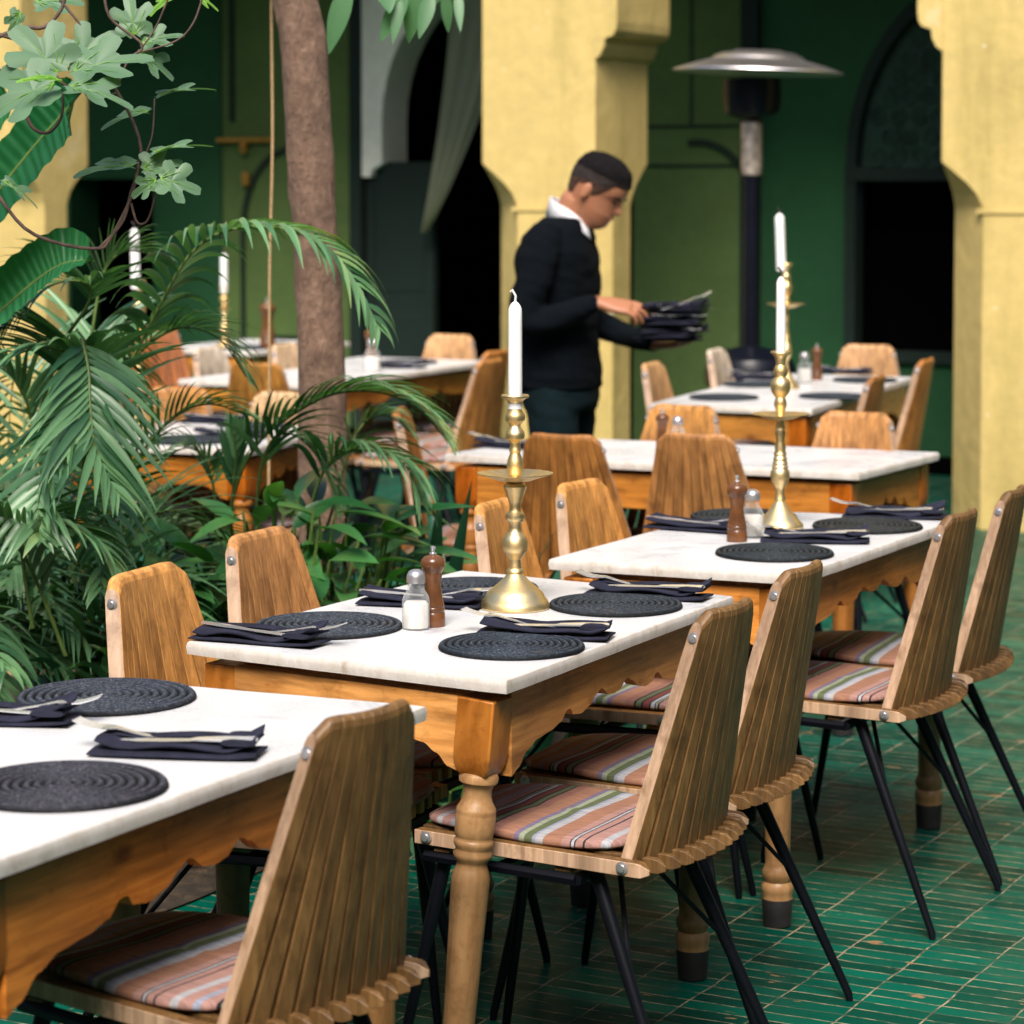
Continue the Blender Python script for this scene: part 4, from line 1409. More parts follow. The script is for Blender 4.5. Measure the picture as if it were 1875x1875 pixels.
trunk = m.obj('trunk', M['bark'], tr, smooth=60)
def leaf_blade(m, p, d, nrm, L, wd, fold=.25, curl=.35, n=8, mi=0, shape=1.0):
    """a pointed leaf: base p, direction d, surface normal nrm"""
    d = d.normalized()
    s = d.cross(nrm).normalized()
    nr = s.cross(d).normalized()
    rows = []
    for i in range(n + 1):
        t = i / n
        wdt = wd * (math.sin(math.pi * t ** shape) ** .85 if 0 < t < 1 else 0.02)
        c = p + d * L * t - nr * L * curl * t * t
        rows.append([c - s * wdt / 2 + nr * wdt * fold, c, c + s * wdt / 2 + nr * wdt * fold])
    m.rings(rows, close=False, caps=False, mi=mi)
random.seed(11)
def hang_leaf(a, b, Y, wd):
    """leaf from traced base to tip"""
    q = MB()
    A, B = at(*a, Y), at(*b, Y + random.uniform(-.05, .05))
    d = B - A
    nrm = Vector((random.uniform(-.4, .4), -1, random.uniform(.2, .8)))
    leaf_blade(q, A - base, d, nrm, d.length, wd, .12, .12, 9, 0, .75)
    q.obj('leaf', M['treeleaf'], tr, smooth=60)
for a, b, wd in (((640, -30), (598, 98), .055), ((745, -10), (692, 75), .050), ((735, 0), (718, 78), .030), ((770, -20), (742, 80), .055), ((790, -15), (768, 68), .040), ((700, -20), (715, 20), .05),
                 ((815, -15), (822, 62), .030), ((838, -20), (843, 55), .026), ((660, -40), (680, -5), .05), ((590, -60), (560, -5), .05), ((725, -60), (700, 5), .05), ((805, -40), (790, 12), .05),
                 ((620, -60), (640, -10), .04), ((850, -60), (862, -8), .045)):
    hang_leaf(a, b, 6.6, wd)
tw = MB()
for pts in ([(520, -170), (600, -90), (680, -55), (770, -35), (850, -55)], [(640, -75), (640, -30)], [(745, -42), (745, -10)], [(815, -45), (815, -15)]):
    tw.tube([at(x, y, 6.62) - base for x, y in pts], .006, 6)
tw.obj('branch', M['twig'], tr)
# rope
m = MB()
m.tube(smooth_path([at(497, -300, 7.35), at(497, 0, 7.35), at(499, 260, 7.35), at(494, 480, 7.35), at(493, 700, 7.35), at(492, 930, 7.35)], 40), .0042, 8)
tag(m.obj('hanging_rope', M['rope'], smooth=60), 'thin tan rope hanging straight down beside the tree trunk', 'rope')

# ------------------------------------------------------------------ palms
def frond(parent, org, pts, Ll, wd, rnd, roll=0.0, n=26, droop=.6, start=.18, mat='palm', up=0.0, ang=50):
    """pts: rachis points in world metres; leaflets on both sides"""
    path = smooth_path(pts, 60)
    m = MB()
    m.tube([p - org for p in path], [.0055 * (1 - .8 * i / 60) for i in range(61)], 6, mi=1)
    for k in range(n):
        s = start + (1 - start) * (k + .5) / n
        i = min(59, int(s * 60))
        p = path[i].lerp(path[i + 1], s * 60 - i)
        T = (path[i + 1] - path[max(0, i - 1)]).normalized()
        S0 = T.cross(Vector((0, 0, 1)))
        if S0.length < .15:
            S0 = T.cross(Vector((0, -1, 0)))
        S0.normalize()
        Un = S0.cross(T).normalized()
        ca, sa = math.cos(roll), math.sin(roll)
        for sg in (-1, 1):
            env = math.sin(math.pi * min(1, .18 + .80 * s)) ** .55
            L = Ll * env * rnd.uniform(.85, 1.12)
            if rnd.random() < .04:
                continue
            a = R(ang - 22 * s + rnd.uniform(-7, 7))
            Sd = (S0 * ca + Un * sa) * sg
            d = (T * math.cos(a) + Sd * math.sin(a) + Un * (.22 + up)).normalized()
            nr = Un if abs(ca) > .3 else Un
            rows = []
            q = p.copy()
            st = 9
            dd = d.copy()
            sv = d.cross(Un).normalized()
            for j in range(st + 1):
                t = j / st
                w2 = wd * (min(1, .35 + 3.2 * t) if t < .25 else (1 - ((t - .25) / .75) ** 1.6)) * .5
                w2 = max(w2, .0006)
                nn = sv.cross(dd).normalized()
                rows.append([q - org - sv * w2 + nn * w2 * .35, q - org, q - org + sv * w2 + nn * w2 * .35])
                dd = (dd + Vector((0, 0, -droop * (.25 + t) / st))).normalized()
                q = q + dd * L / st
            m.rings(rows, close=False, caps=False)
    o = m.obj('frond', [M[mat], M['palmstem']], parent, smooth=60)
    return o
rnd = random.Random(7)
pA = W(4.95, 3.95)
palm = thing('palm', (pA.x, pA.y, 0), 0, 'large bushy palm with long feathery fronds filling the left side', 'palm')
org = palm.location.copy()
def tf(parent, org, px, Y0, Y1, Ll, wd, **kw):
    n = len(px) - 1
    return frond(parent, org, [at(x, y, Y0 + (Y1 - Y0) * i / n) for i, (x, y) in enumerate(px)], Ll, wd, rnd, **kw)
# traced leading fronds
tf(palm, org, [(185, 760), (225, 690), (262, 620), (300, 545), (345, 470), (400, 428), (470, 415), (540, 425), (605, 462), (655, 525), (690, 600)], 6.2, 5.95, .26, .022, roll=.0, n=34, droop=1.9, start=.18, ang=64)
tf(palm, org, [(150, 900), (158, 780), (165, 690), (130, 740), (95, 820), (75, 930)][0:3] + [(140, 650), (60, 640), (-30, 680)], 6.0, 5.7, .26, .02, roll=.2, n=24, droop=1.0, start=.3)
tf(palm, org, [(150, 640), (165, 690), (130, 760), (85, 840), (70, 920), (72, 980)], 5.8, 5.6, .22, .021, roll=.0, n=22, droop=.7, start=.05, ang=58)
tf(palm, org, [(150, 620), (162, 680), (165, 740), (175, 820), (210, 900)], 5.75, 5.6, .24, .020, roll=.2, n=20, droop=.8, start=.05, ang=58)
tf(palm, org, [(60, 800), (110, 640), (160, 560), (160, 520), (100, 520), (20, 580), (-40, 640)], 6.1, 5.8, .20, .014, roll=.3, n=26, droop=1.2, start=.35)
tf(palm, org, [(140, 900), (200, 740), (260, 640), (330, 600), (400, 620), (450, 690)], 6.3, 6.2, .20, .012, roll=.2, n=26, droop=1.0, start=.3)
tf(palm, org, [(60, 1150), (40, 1000), (60, 960), (110, 960), (170, 990), (215, 1060)], 5.75, 5.65, .20, .018, roll=.1, n=22, droop=1.6, start=.2)
tf(palm, org, [(120, 1200), (60, 1050), (0, 960), (-60, 930)], 5.75, 5.6, .24, .02, roll=.1, n=20, droop=1.3, start=.2)
tf(palm, org, [(180, 1000), (240, 860), (310, 770), (380, 740), (450, 760)], 6.3, 6.25, .18, .013, roll=.3, n=22, droop=1.0, start=.25)
tf(palm, org, [(100, 1000), (60, 780), (30, 700), (-20, 660)], 6.3, 6.2, .24, .016, roll=.2, n=22, droop=.9, start=.2)
tf(palm, org, [(140, 800), (170, 600), (190, 500), (230, 460), (290, 470)], 6.4, 6.4, .17, .012, roll=.25, n=22, droop=1.1, start=.4)
# filling fronds rising from the clump
for k in range(22):
    az = rnd.uniform(0, 2 * math.pi)
    reach = rnd.uniform(.35, .85)
    hgt = rnd.uniform(.55, 1.22)
    b0 = Vector((pA.x + rnd.uniform(-.30, .22), pA.y + rnd.uniform(-.2, .5), 0))
    d = Vector((math.cos(az), math.sin(az), 0))
    if d.x > .3 and b0.x > pA.x:
        reach *= .6
    p1 = b0 + d * reach * .12 + Vector((0, 0, hgt * .6))
    p2 = b0 + d * reach * .42 + Vector((0, 0, hgt))
    p3 = b0 + d * reach * .80 + Vector((0, 0, hgt * .97))
    p4 = b0 + d * reach * 1.12 + Vector((0, 0, hgt * .78))
    frond(palm, org, [b0, p1, p2, p3, p4], rnd.uniform(.18, .30), rnd.uniform(.010, .017), rnd, rnd.uniform(-.3, .3), 22, rnd.uniform(.6, 1.5), .30)
# low hanging dark leaves at the near left
for k in range(10):
    b0 = Vector((pA.x + rnd.uniform(-.25, .30), pA.y + rnd.uniform(-.25, .15), 0))
    az = rnd.uniform(-2.6, -.4)
    d = Vector((math.cos(az), math.sin(az), 0))
    h = rnd.uniform(.45, .8)
    frond(palm, org, [b0, b0 + d * .05 + Vector((0, 0, h * .7)), b0 + d * .2 + Vector((0, 0, h)), b0 + d * .42 + Vector((0, 0, h * .85))], .26, .02, rnd, 0, 18, 1.8, .3)

pB = W(5.75, 3.80)
palm2 = thing('palm', (pB.x, pB.y, 0), 0, 'smaller palm with arching fronds crossing in front of the tree trunk', 'palm')
org2 = palm2.location.copy()
b2 = (430, 1000)
tf(palm2, org2, [(400, 1060), (430, 900), (470, 815), (535, 760), (610, 722), (690, 718), (760, 745), (812, 800)], 6.6, 6.4, .23, .020, roll=.10, n=30, droop=1.1, start=.25, ang=44)
tf(palm2, org2, [(560, 1060), (570, 930), (600, 850), (640, 825), (690, 828), (740, 850), (765, 910)], 6.5, 6.35, .24, .018, roll=.1, n=22, droop=1.9, start=.25)
tf(palm2, org2, [(480, 1060), (470, 940), (480, 850), (505, 800), (545, 800), (590, 850), (620, 920)], 6.6, 6.45, .20, .017, roll=.1, n=18, droop=1.6, start=.3)
tf(palm2, org2, [(400, 1050), (395, 930), (380, 850), (345, 820), (300, 840)], 6.7, 6.6, .13, .013, roll=.2, n=18, droop=1.2, start=.35)
tf(palm2, org2, [(420, 1060), (425, 920), (432, 840), (425, 780)], 6.6, 6.55, .12, .02, roll=.2, n=8, droop=.3, start=.4, ang=35)
tf(palm2, org2, [(560, 1060), (600, 960), (650, 800), (700, 760), (750, 790)], 6.75, 6.7, .14, .012, roll=.1, n=18, droop=1.2, start=.35)

# ------------------------------------------------------------------ broad leaved shrubs and strap leaves under the palms
def shrub(name, c, n, hmin, hmax, rad, L, wd, label, mat, seed, cat='shrub', part='foliage'):
    rn = random.Random(seed)
    t = thing(name, (c.x, c.y, 0), 0, label, cat)
    m, st = MB(), MB()
    for k in range(n):
        a, r = rn.uniform(0, 6.28), rad * math.sqrt(rn.random())
        h = rn.uniform(hmin, hmax) * (1 - .3 * (r / rad) ** 2)
        p = Vector((math.cos(a) * r, math.sin(a) * r, h))
        oa = rn.uniform(0, 6.28) if rn.random() < .35 else a
        d = Vector((math.cos(oa), math.sin(oa), rn.uniform(-.1, .9)))
        ll = L * rn.uniform(.65, 1.15)
        leaf_blade(m, p, d, Vector((rn.uniform(-.4, .4), rn.uniform(-.5, .2), 1)), ll, wd * rn.uniform(.7, 1.15), .18, rn.uniform(.15, .6), 8, 0, .8)
        st.tube([Vector((p.x * .25, p.y * .25, 0)), Vector((p.x * .6, p.y * .6, h * .6)), p], .0035, 5)
    m.obj(part, M[mat], t, smooth=60)
    st.obj('stem', M['palmstem'], t)
    return t
shrub('glossy_shrub', at(500, 1000, 6.35).xy.to_3d(), 210, .20, .86, .32, .19, .058, 'leafy dark green shrub behind the brownish chair on the left', 'bush', 3)
shrub('glossy_shrub', at(625, 1000, 6.5).xy.to_3d(), 210, .18, .82, .30, .19, .055, 'leafy dark green shrub at the foot of the tree trunk', 'bush', 5)
shrub('glossy_shrub', at(300, 1000, 6.3).xy.to_3d(), 150, .20, .75, .28, .18, .052, 'leafy dark green shrub between the two left chairs', 'bush', 8)
shrub('glossy_shrub', at(810, 1300, 5.9).xy.to_3d() + Vector((0.0, .25, 0)), 26, .05, .22, .16, .09, .06, 'low bright green seedling under the shaker table', 'treeleaf', 9)
def strap_plant(c, n, L, wd, label, seed):
    rn = random.Random(seed)
    t = thing('strap_leaf_plant', (c.x, c.y, 0), 0, label, 'plant')
    for k in range(n):
        a = rn.uniform(0, 6.28)
        lean = rn.uniform(.12, .75)
        d = Vector((math.cos(a) * lean, math.sin(a) * lean, 1)).normalized()
        m = MB()
        leaf_blade(m, Vector((math.cos(a) * .03, math.sin(a) * .03, .02)), d, Vector((-math.cos(a), -math.sin(a), .5)), L * rn.uniform(.75, 1.1), wd * rn.uniform(.8, 1.1), .15, rn.uniform(.05, .35) * (1 if lean > .4 else .4), 12, 0, .62)
        m.obj('leaf', M['strap'], t, smooth=60)
    return t
strap_plant(at(770, 1000, 6.75).xy.to_3d(), 13, .80, .066, 'plant with wide dark strap leaves left of the foreground candlestick', 21)
strap_plant(at(850, 1000, 6.95).xy.to_3d(), 12, .78, .064, 'plant with wide dark strap leaves behind the pepper mill', 22)
strap_plant(at(985, 1000, 7.0).xy.to_3d(), 11, .72, .066, 'plant with wide dark strap leaves between two honey chairs', 23)

# ------------------------------------------------------------------ banana plant at the left edge
bp = at(-80, 1100, 5.9)
bn = thing('banana_plant', (bp.x, bp.y, 0), 0, 'banana plant with broad ribbed leaves at the left edge', 'plant')
org3 = bn.location.copy()
def banana_leaf(px, Y0, Y1, wl, wr, face):
    n = len(px) - 1
    path = smooth_path([at(x, y, Y0 + (Y1 - Y0) * i / n) for i, (x, y) in enumerate(px)], 40)
    m = MB()
    rows, uvs = [], []
    for i, p in enumerate(path):
        t = i / 40
        T = (path[min(40, i + 1)] - path[max(0, i - 1)]).normalized()
        s = T.cross(face).normalized()
        nn = s.cross(T)
        e = min(1, (1 - t) * 5) ** .5 * min(1, .4 + t * 4)
        row = []
        for j in range(-5, 6):
            f = j / 5
            wd_ = wl if f < 0 else wr
            row.append(p - org3 + s * f * wd_ * e + nn * (abs(f) * wd_ * .35 + .004 * math.sin(i * 2.1) * abs(f)))
        rows.append(row)
    m.rings(rows, close=False, caps=False)
    o = m.obj('leaf', [M['banana']], bn, smooth=60)
    uvl = o.data.uv_layers.new(name='uv')
    for poly in o.data.polygons:
        for li in poly.loop_indices:
            vi = o.data.loops[li].vertex_index
            uvl.data[li].uv = ((vi // 11) / 40, (vi % 11) / 11)
    q = MB()
    q.tube([p - org3 + Vector((0, 0, -.002)) for p in path], [.007 * (1 - .7 * i / 40) for i in range(41)], 6)
    q.obj('midrib', M['palmstem'], o)
banana_leaf([(-220, 640), (-100, 470), (-20, 370), (60, 270), (125, 195), (150, 165)], 5.7, 5.5, .060, .085, Vector((-.4, -1, .45)))
banana_leaf([(-200, 760), (-90, 650), (0, 570), (70, 510), (120, 480), (172, 476)], 5.75, 5.6, .075, .05, Vector((-.2, -1, .75)))
banana_leaf([(-230, 560), (-150, 420), (-90, 300), (-30, 220), (30, 190)], 5.9, 5.8, .10, .07, Vector((-.3, -1, .3)))
m = MB()
m.tube([Vector((0, 0, 0)), Vector((.0, 0, .7)), at(-220, 640, 5.75) - org3], [.05, .04, .02], 12)
m.obj('stem', M['palmstem'], bn, smooth=60)

# ------------------------------------------------------------------ fig tree leaning in at the top left
fb = at(-160, 1000, 5.1)
fg = thing('fig_tree', (fb.x, fb.y, 0), 0, 'fig tree with lobed grey green leaves on bent bare twigs at the upper left', 'tree')
org4 = fg.location.copy()
FIG = [(0, 0), (.10, -.10), (.30, -.24), (.45, -.36), (.55, -.34), (.57, -.24), (.50, -.14), (.66, -.20), (.85, -.22), (.93, -.17), (.90, -.10), (.80, -.05), (.90, -.08), (1.04, -.06), (1.08, 0)]
def fig_leaf(base, tip, Y, wide, nrm, young=False, dY=0.0):
    A, B = at(*base, Y), at(*tip, Y + dY)
    d = B - A
    L = d.length / 1.0
    d.normalize()
    s = d.cross(nrm).normalized()
    nn = s.cross(d)
    # outline lobes: five lobes, drawn as radial fan rings for a gentle curl
    lob = []
    for k in range(72):
        a = -math.pi + 2 * math.pi * k / 72
        r = .36
        for la, lr, lw in ((0, .72, .38), (1.02, .66, .36), (-1.02, .66, .36), (2.0, .54, .44), (-2.0, .54, .44)):
            dl = math.atan2(math.sin(a - la), math.cos(a - la))
            r = max(r, lr * math.exp(-(dl / lw) ** 4 * .55) if abs(dl) < 1.2 else 0)
        if abs(a) > 2.75:
            r = .40 * (1 - .35 * (abs(a) - 2.75) / .39)
        r *= 1 + .018 * math.sin(a * 23) + .02 * math.sin(a * 5 + tip[0])
        lob.append((a, r))
    c0 = .36
    m = MB()
    rows = []
    for q in (.02, .35, .7, 1.0):
        row = []
        for a, r in lob:
            x, y = c0 + math.cos(a) * r * q, math.sin(a) * r * q * wide
            p = A + d * (x * L) + s * (y * L) + nn * L * (.22 * abs(y) - .30 * x * x + .03 * math.sin(a * 5) * q)
            row.append(p - org4)
        rows.append(row)
    m.rings(rows, caps=False)
    m.add(rows[0], [tuple(range(72))])
    lf = m.obj('leaf', M['figyoung'] if young else M['fig'], fg, smooth=60)
    v = MB()
    cc = A + d * (.08 * L)
    for la, lr in ((0, .62), (.98, .5), (-.98, .5), (1.9, .34), (-1.9, .34)):
        x, y = c0 + math.cos(la) * lr * .9, math.sin(la) * lr * .9 * wide
        pts = []
        for q in (0, .5, 1):
            xx, yy = .08 + (x - .08) * q, y * q
            pts.append(A + d * (xx * L) + s * (yy * L) + nn * (L * (.22 * abs(yy) - .30 * xx * xx) + .0012) - org4)
        v.tube(pts, [.0012, .0009, .0004], 5)
    v.obj('vein', M['figyoung'], lf)
CAMV = Vector((0, -1, .25))
figs = [  # base, tip, Y, wide, normal, young, dY
    ((112, 140), (35, 45), 5.0, .95, Vector((.2, -1, .45)), 0, 0),
    ((110, 150), (-30, 185), 4.95, .95, Vector((.1, -.8, .9)), 0, -.03),
    ((120, 158), (232, 165), 4.95, .75, Vector((.0, -.55, 1)), 0, -.02),
    ((125, 135), (255, 80), 5.0, .75, Vector((-.2, -.8, .8)), 0, 0),
    ((122, 120), (200, 55), 5.1, .9, Vector((0, -1, .5)), 0, 0),
    ((248, 70), (235, -10), 5.15, .85, Vector((.1, -1, .2)), 0, 0),
    ((250, 95), (318, 128), 5.15, .75, Vector((.1, -.7, .8)), 0, 0),
    ((256, 82), (322, 52), 5.15, .7, Vector((-.1, -.8, .7)), 0, 0),
    ((283, 180), (372, 138), 5.2, .45, Vector((-.15, -.25, 1)), 0, 0),
    ((278, 205), (190, 208), 5.2, .55, Vector((0, -.35, 1)), 0, 0),
    ((272, 285), (368, 240), 5.1, .40, Vector((-.1, -.25, 1)), 0, 0),
    ((252, 305), (145, 292), 5.1, .55, Vector((0, -.4, 1)), 0, 0),
    ((258, 312), (325, 288), 5.1, .9, Vector((0, -.85, .6)), 0, 0),
    ((288, 325), (362, 340), 5.05, .95, Vector((.1, -.9, .5)), 0, 0),
    ((290, 328), (240, 352), 5.05, .75, Vector((.1, -.9, .5)), 0, 0),
    ((115, 150), (42, 128), 4.9, .40, Vector((.0, -.3, 1)), 1, -.03),
    ((60, 5), (140, -10), 5.2, .8, Vector((0, -.8, .7)), 0, 0),
    ((40, 20), (10, 60), 5.25, .8, Vector((0, -.8, .7)), 0, 0),
    ((330, -15), (270, 10), 5.2, .6, Vector((0, -.6, .9)), 1, 0),
    ((345, -15), (400, 4), 5.2, .6, Vector((0, -.6, .9)), 1, 0),
    ((0, 330), (70, 358), 5.3, .5, Vector((0, -.4, 1)), 0, 0),
]
for b_, t_, Y, wide, nr, yg, dY in figs:
    fig_leaf(b_, t_, Y, wide, nr, bool(yg), dY)
for pts, r0, r1 in (([(-160, 160), (-60, 80), (0, 66), (45, 50), (80, 50), (112, 18), (125, -30)], .0055, .003), ([(-20, 60), (40, 78), (100, 138), (125, 160), (150, 165), (170, 180), (215, 170)], .0045, .002),
                    ([(-60, 110), (0, 130), (40, 188), (58, 232), (88, 243), (112, 215), (116, 165)], .0050, .0025), ([(210, 160), (240, 215), (258, 270), (250, 320), (236, 372), (200, 440), (182, 455), (125, 450), (60, 428), (18, 388), (-40, 300)], .0032, .0036),
                    ([(182, 455), (225, 405), (240, 350), (252, 315)], .0036, .0022), ([(240, 372), (252, 408), (272, 400), (288, 340), (290, 326)], .0026, .0015), ([(375, -20), (355, 40), (322, 75), (255, 96)], .0022, .0016),
                    ([(283, 180), (278, 250), (258, 300)], .0018, .0016), ([(190, -40), (200, 30), (260, 82), (235, 110), (215, 160)], .0032, .0022), ([(330, -60), (290, 40), (262, 85)], .0022, .0016),
                    ([(110, 0), (150, 50), (160, 80), (200, 120)], .003, .0018)):
    q = MB()
    path = smooth_path([at(x, y, 5.12) - org4 for x, y in pts], 24)
    q.tube(path, [r0 + (r1 - r0) * i / 24 for i in range(25)], 7)
    q.obj('twig', M['twig'], fg, smooth=60)
q = MB()
q.tube([Vector((0, 0, 0)), Vector((.02, .02, .9)), at(-160, 160, 5.12) - org4], [.03, .022, .008], 10)
q.obj('trunk', M['twig'], fg, smooth=60)

# ------------------------------------------------------------------ the waiter
def baked(mb, name, mats, parent, voxel, smooth_it=4, folds=0.0):
    """several closed lofts grown together into one continuous skin"""
    tmp = bpy.data.objects.new('tmp', mb.mesh('tmp', mats))
    COL.objects.link(tmp)
    rm = tmp.modifiers.new('r', 'REMESH')
    rm.mode = 'VOXEL'
    rm.voxel_size = voxel
    sm = tmp.modifiers.new('s', 'SMOOTH')
    sm.iterations = smooth_it
    sm.factor = .5
    dg = bpy.context.evaluated_depsgraph_get()
    me = bpy.data.meshes.new_from_object(tmp.evaluated_get(dg))
    me.name = name
    if folds:
        ns = [v.normal.copy() for v in me.vertices]
        for v, nn in zip(me.vertices, ns):
            c = v.co
            f = noise.noise(Vector((c.x * 7 + c.z * 5, c.y * 7 - c.z * 4, c.z * 13))) + .5 * noise.noise(Vector((c.x * 16, c.y * 16, c.z * 34 + c.x * 12)))
            v.co = c + nn * folds * f
    bpy.data.objects.remove(tmp)
    me.shade_smooth()
    o = bpy.data.objects.new(name, me)
    COL.objects.link(o)
    if parent:
        o.parent = parent
    return o
def ell(c, ax, ay, n=24, pw=1.0):
    c, ax, ay = Vector(c), Vector(ax), Vector(ay)
    out = []
    for i in range(n):
        a = 2 * math.pi * i / n
        ca, sa = math.cos(a), math.sin(a)
        out.append(c + ax * math.copysign(abs(ca) ** pw, ca) + ay * math.copysign(abs(sa) ** pw, sa))
    return out
def limb(m, pts, rad, n=16):
    P = smooth_path(pts, 6 * (len(pts) - 1))
    K = len(P) - 1
    rr = []
    for i in range(K + 1):
        s = i / K * (len(rad) - 1)
        k = min(int(s), len(rad) - 2)
        rr.append(rad[k] + (rad[k + 1] - rad[k]) * (s - k))
    # round the ends
    d0, d1 = (P[0] - P[1]).normalized(), (P[-1] - P[-2]).normalized()
    P2 = [P[0] + d0 * rr[0] * .8, P[0] + d0 * rr[0] * .5] + P + [P[-1] + d1 * rr[-1] * .5, P[-1] + d1 * rr[-1] * .8]
    R2 = [rr[0] * .5, rr[0] * .85] + rr + [rr[-1] * .85, rr[-1] * .5]
    m.tube(P2, R2, n)
YM = 9.30
man_loc = Vector((.170, YM, 0))
BODY = MB()
# head, built upright then tipped forward
HT = Matrix.Translation(Vector((.075, 0, 1.452))) @ Matrix.Rotation(R(-6), 4, 'Z') @ Matrix.Rotation(R(31), 4, 'Y')
HEAD = [(-.020, .050, -.058, .046), (-.004, .074, -.060, .046), (.010, .086, -.064, .050), (.030, .089, -.070, .057), (.045, .0905, -.078, .061), (.052, .0925, -.082, .063), (.060, .0895, -.086, .065),
        (.075, .0870, -.093, .068), (.095, .0845, -.100, .071), (.108, .0835, -.103, .073), (.120, .0890, -.106, .075), (.130, .0935, -.107, .0755), (.150, .0935, -.108, .0765), (.172, .0870, -.106, .0755),
        (.192, .0740, -.098, .071), (.208, .0560, -.085, .062), (.220, .0330, -.064, .047), (.228, .006, -.038, .026), (.230, -.010, -.022, .010)]
def head_ring(f, b, w, z, k=1.0, n=32):
    c = (f + b) / 2
    out = []
    for i in range(n):
        a = 2 * math.pi * i / n
        ca, sa = math.cos(a), math.sin(a)
        x = c + (f - b) / 2 * math.copysign(abs(ca) ** .92, ca) * k
        y = w * math.copysign(abs(sa) ** .9, sa) * k * (1 - .16 * max(0, ca) ** 2)
        out.append(HT @ Vector((x, y, z)))
    return out
BODY.rings([head_ring(f, b, w_, z) for z, f, b, w_ in HEAD])
# nose, ears, brow, chin
BODY.rings([[HT @ Vector(p) for p in q] for q in (
    [(.082, -.006, .122), (.096, 0, .122), (.082, .006, .122), (.07, 0, .122)], [(.084, -.010, .100), (.104, 0, .100), (.084, .010, .100), (.07, 0, .100)],
    [(.084, -.016, .080), (.117, 0, .082), (.084, .016, .080), (.07, 0, .080)], [(.084, -.017, .072), (.112, 0, .070), (.084, .017, .072), (.07, 0, .072)], [(.084, -.008, .066), (.095, 0, .065), (.084, .008, .066), (.07, 0, .066)])])
for sg in (-1, 1):
    BODY.rings([[HT @ Vector((x + .012 * math.cos(a) * r * (1.25), sg * (.072 + o), z + r * .030 * math.sin(a))) for a in [2 * math.pi * i / 14 for i in range(14)]] for x, z, r, o in ((-.004, .098, .55, -.004), (-.008, .100, .95, .004), (-.012, .102, 1.0, .010), (-.012, .102, .7, .013))])
limb(BODY, [(.018, 0, 1.36), (.032, 0, 1.44), (.062, 0, 1.51)], [.066, .057, .060])
# trunk, arms and legs below the clothes
BODY.rings([ell((cx_, 0, z), (a, 0, 0), (0, b, 0)) for z, cx_, a, b in ((.86, 0, .09, .13), (1.05, -.005, .09, .135), (1.25, -.005, .10, .16), (1.36, .0, .08, .15), (1.42, .015, .055, .09))])
RA = [(.0, -.165, 1.365), (-.034, -.225, 1.110), (.160, -.147, 1.157)]
LA = [(.0, .165, 1.365), (.02, .235, 1.095), (.285, .085, 1.005)]
limb(BODY, RA, [.040, .034, .024])
limb(BODY, LA, [.040, .034, .024])
def hand(m, wrist, d, palm, side, curls, thumb, sc=1.0):
    """d: fingers' direction, palm: where the palm looks, side: towards the thumb"""
    d, palm, side = Vector(d).normalized(), Vector(palm).normalized(), Vector(side)
    side = (side - d * side.dot(d)).normalized()
    palm = d.cross(side) if d.cross(side).dot(palm) > 0 else -d.cross(side)
    w_ = Vector(wrist)
    m.rings([ell(w_ + d * x * sc, side * a * sc, palm * b * sc, 16, .8) for x, a, b in ((-.03, .022, .019), (.0, .025, .018), (.03, .036, .017), (.065, .041, .014), (.088, .040, .012), (.094, .034, .008))])
    for k, (off, ln) in enumerate(((.031, .068), (.0105, .078), (-.0105, .073), (-.031, .056))):
        p = w_ + (d * .080 + side * off) * sc
        a = 0
        pts = [p.copy()]
        for j, f in enumerate((.45, .32, .23)):
            a += curls[k][j]
            dirn = d * math.cos(R(a)) + palm * math.sin(R(a)) + side * off * 1.2
            p = p + dirn.normalized() * ln * f * sc
            pts.append(p.copy())
        limb(m, pts, [.0092 * sc, .0086 * sc, .0080 * sc, .0068 * sc], 10)
    p = w_ + (d * .018 + side * .026) * sc
    pts = [p.copy()]
    for (x, y, z), ln in zip(thumb, (.038, .032, .026)):
        p = p + (d * x + side * y + palm * z).normalized() * ln * sc
        pts.append(p.copy())
    limb(m, pts, [.012 * sc, .0105 * sc, .0095 * sc, .0075 * sc], 10)
# right hand reaches over the top cloth, left hand carries the pile from below
hand(BODY, (.176, -.140, 1.160), (.95, .25, -.16), (.0, .3, -1), (.1, 1, .45), ((6, 14, 12), (12, 22, 14), (18, 30, 18), (22, 34, 20)), ((.75, .5, .25), (.95, .1, .1), (.98, -.1, .0)), 1.08)
hand(BODY, (.315, .070, 1.006), (.9, -.42, .06), (0, .1, 1), (.5, 1, .1), ((12, 38, 34), (8, 42, 36), (8, 42, 36), (12, 40, 34)), ((.5, .8, .4), (.8, .4, .5), (.8, .0, .6)), 1.0)
for sg in (-1, 1):
    limb(BODY, [(.0, sg * .09, .90), (.012, sg * .10, .50), (-.01, sg * .10, .10)], [.075, .050, .036])
    BODY.rings([ell((x, sg * .105, .045), (0, .035 * s, 0), (0, 0, .035 * s)) for x, s in ((-.06, .6), (-.03, 1), (.05, 1), (.12, .8), (.15, .4))])
person = baked(BODY, 'person', [M['skin']], None, .0042, 3)
person.location = man_loc
person.rotation_euler = (0, 0, R(-18))
person.scale = (1.07, 1.07, 1.0)
tag(person, 'waiter in black sweater and white collar, looking down at the napkins he holds', 'person')
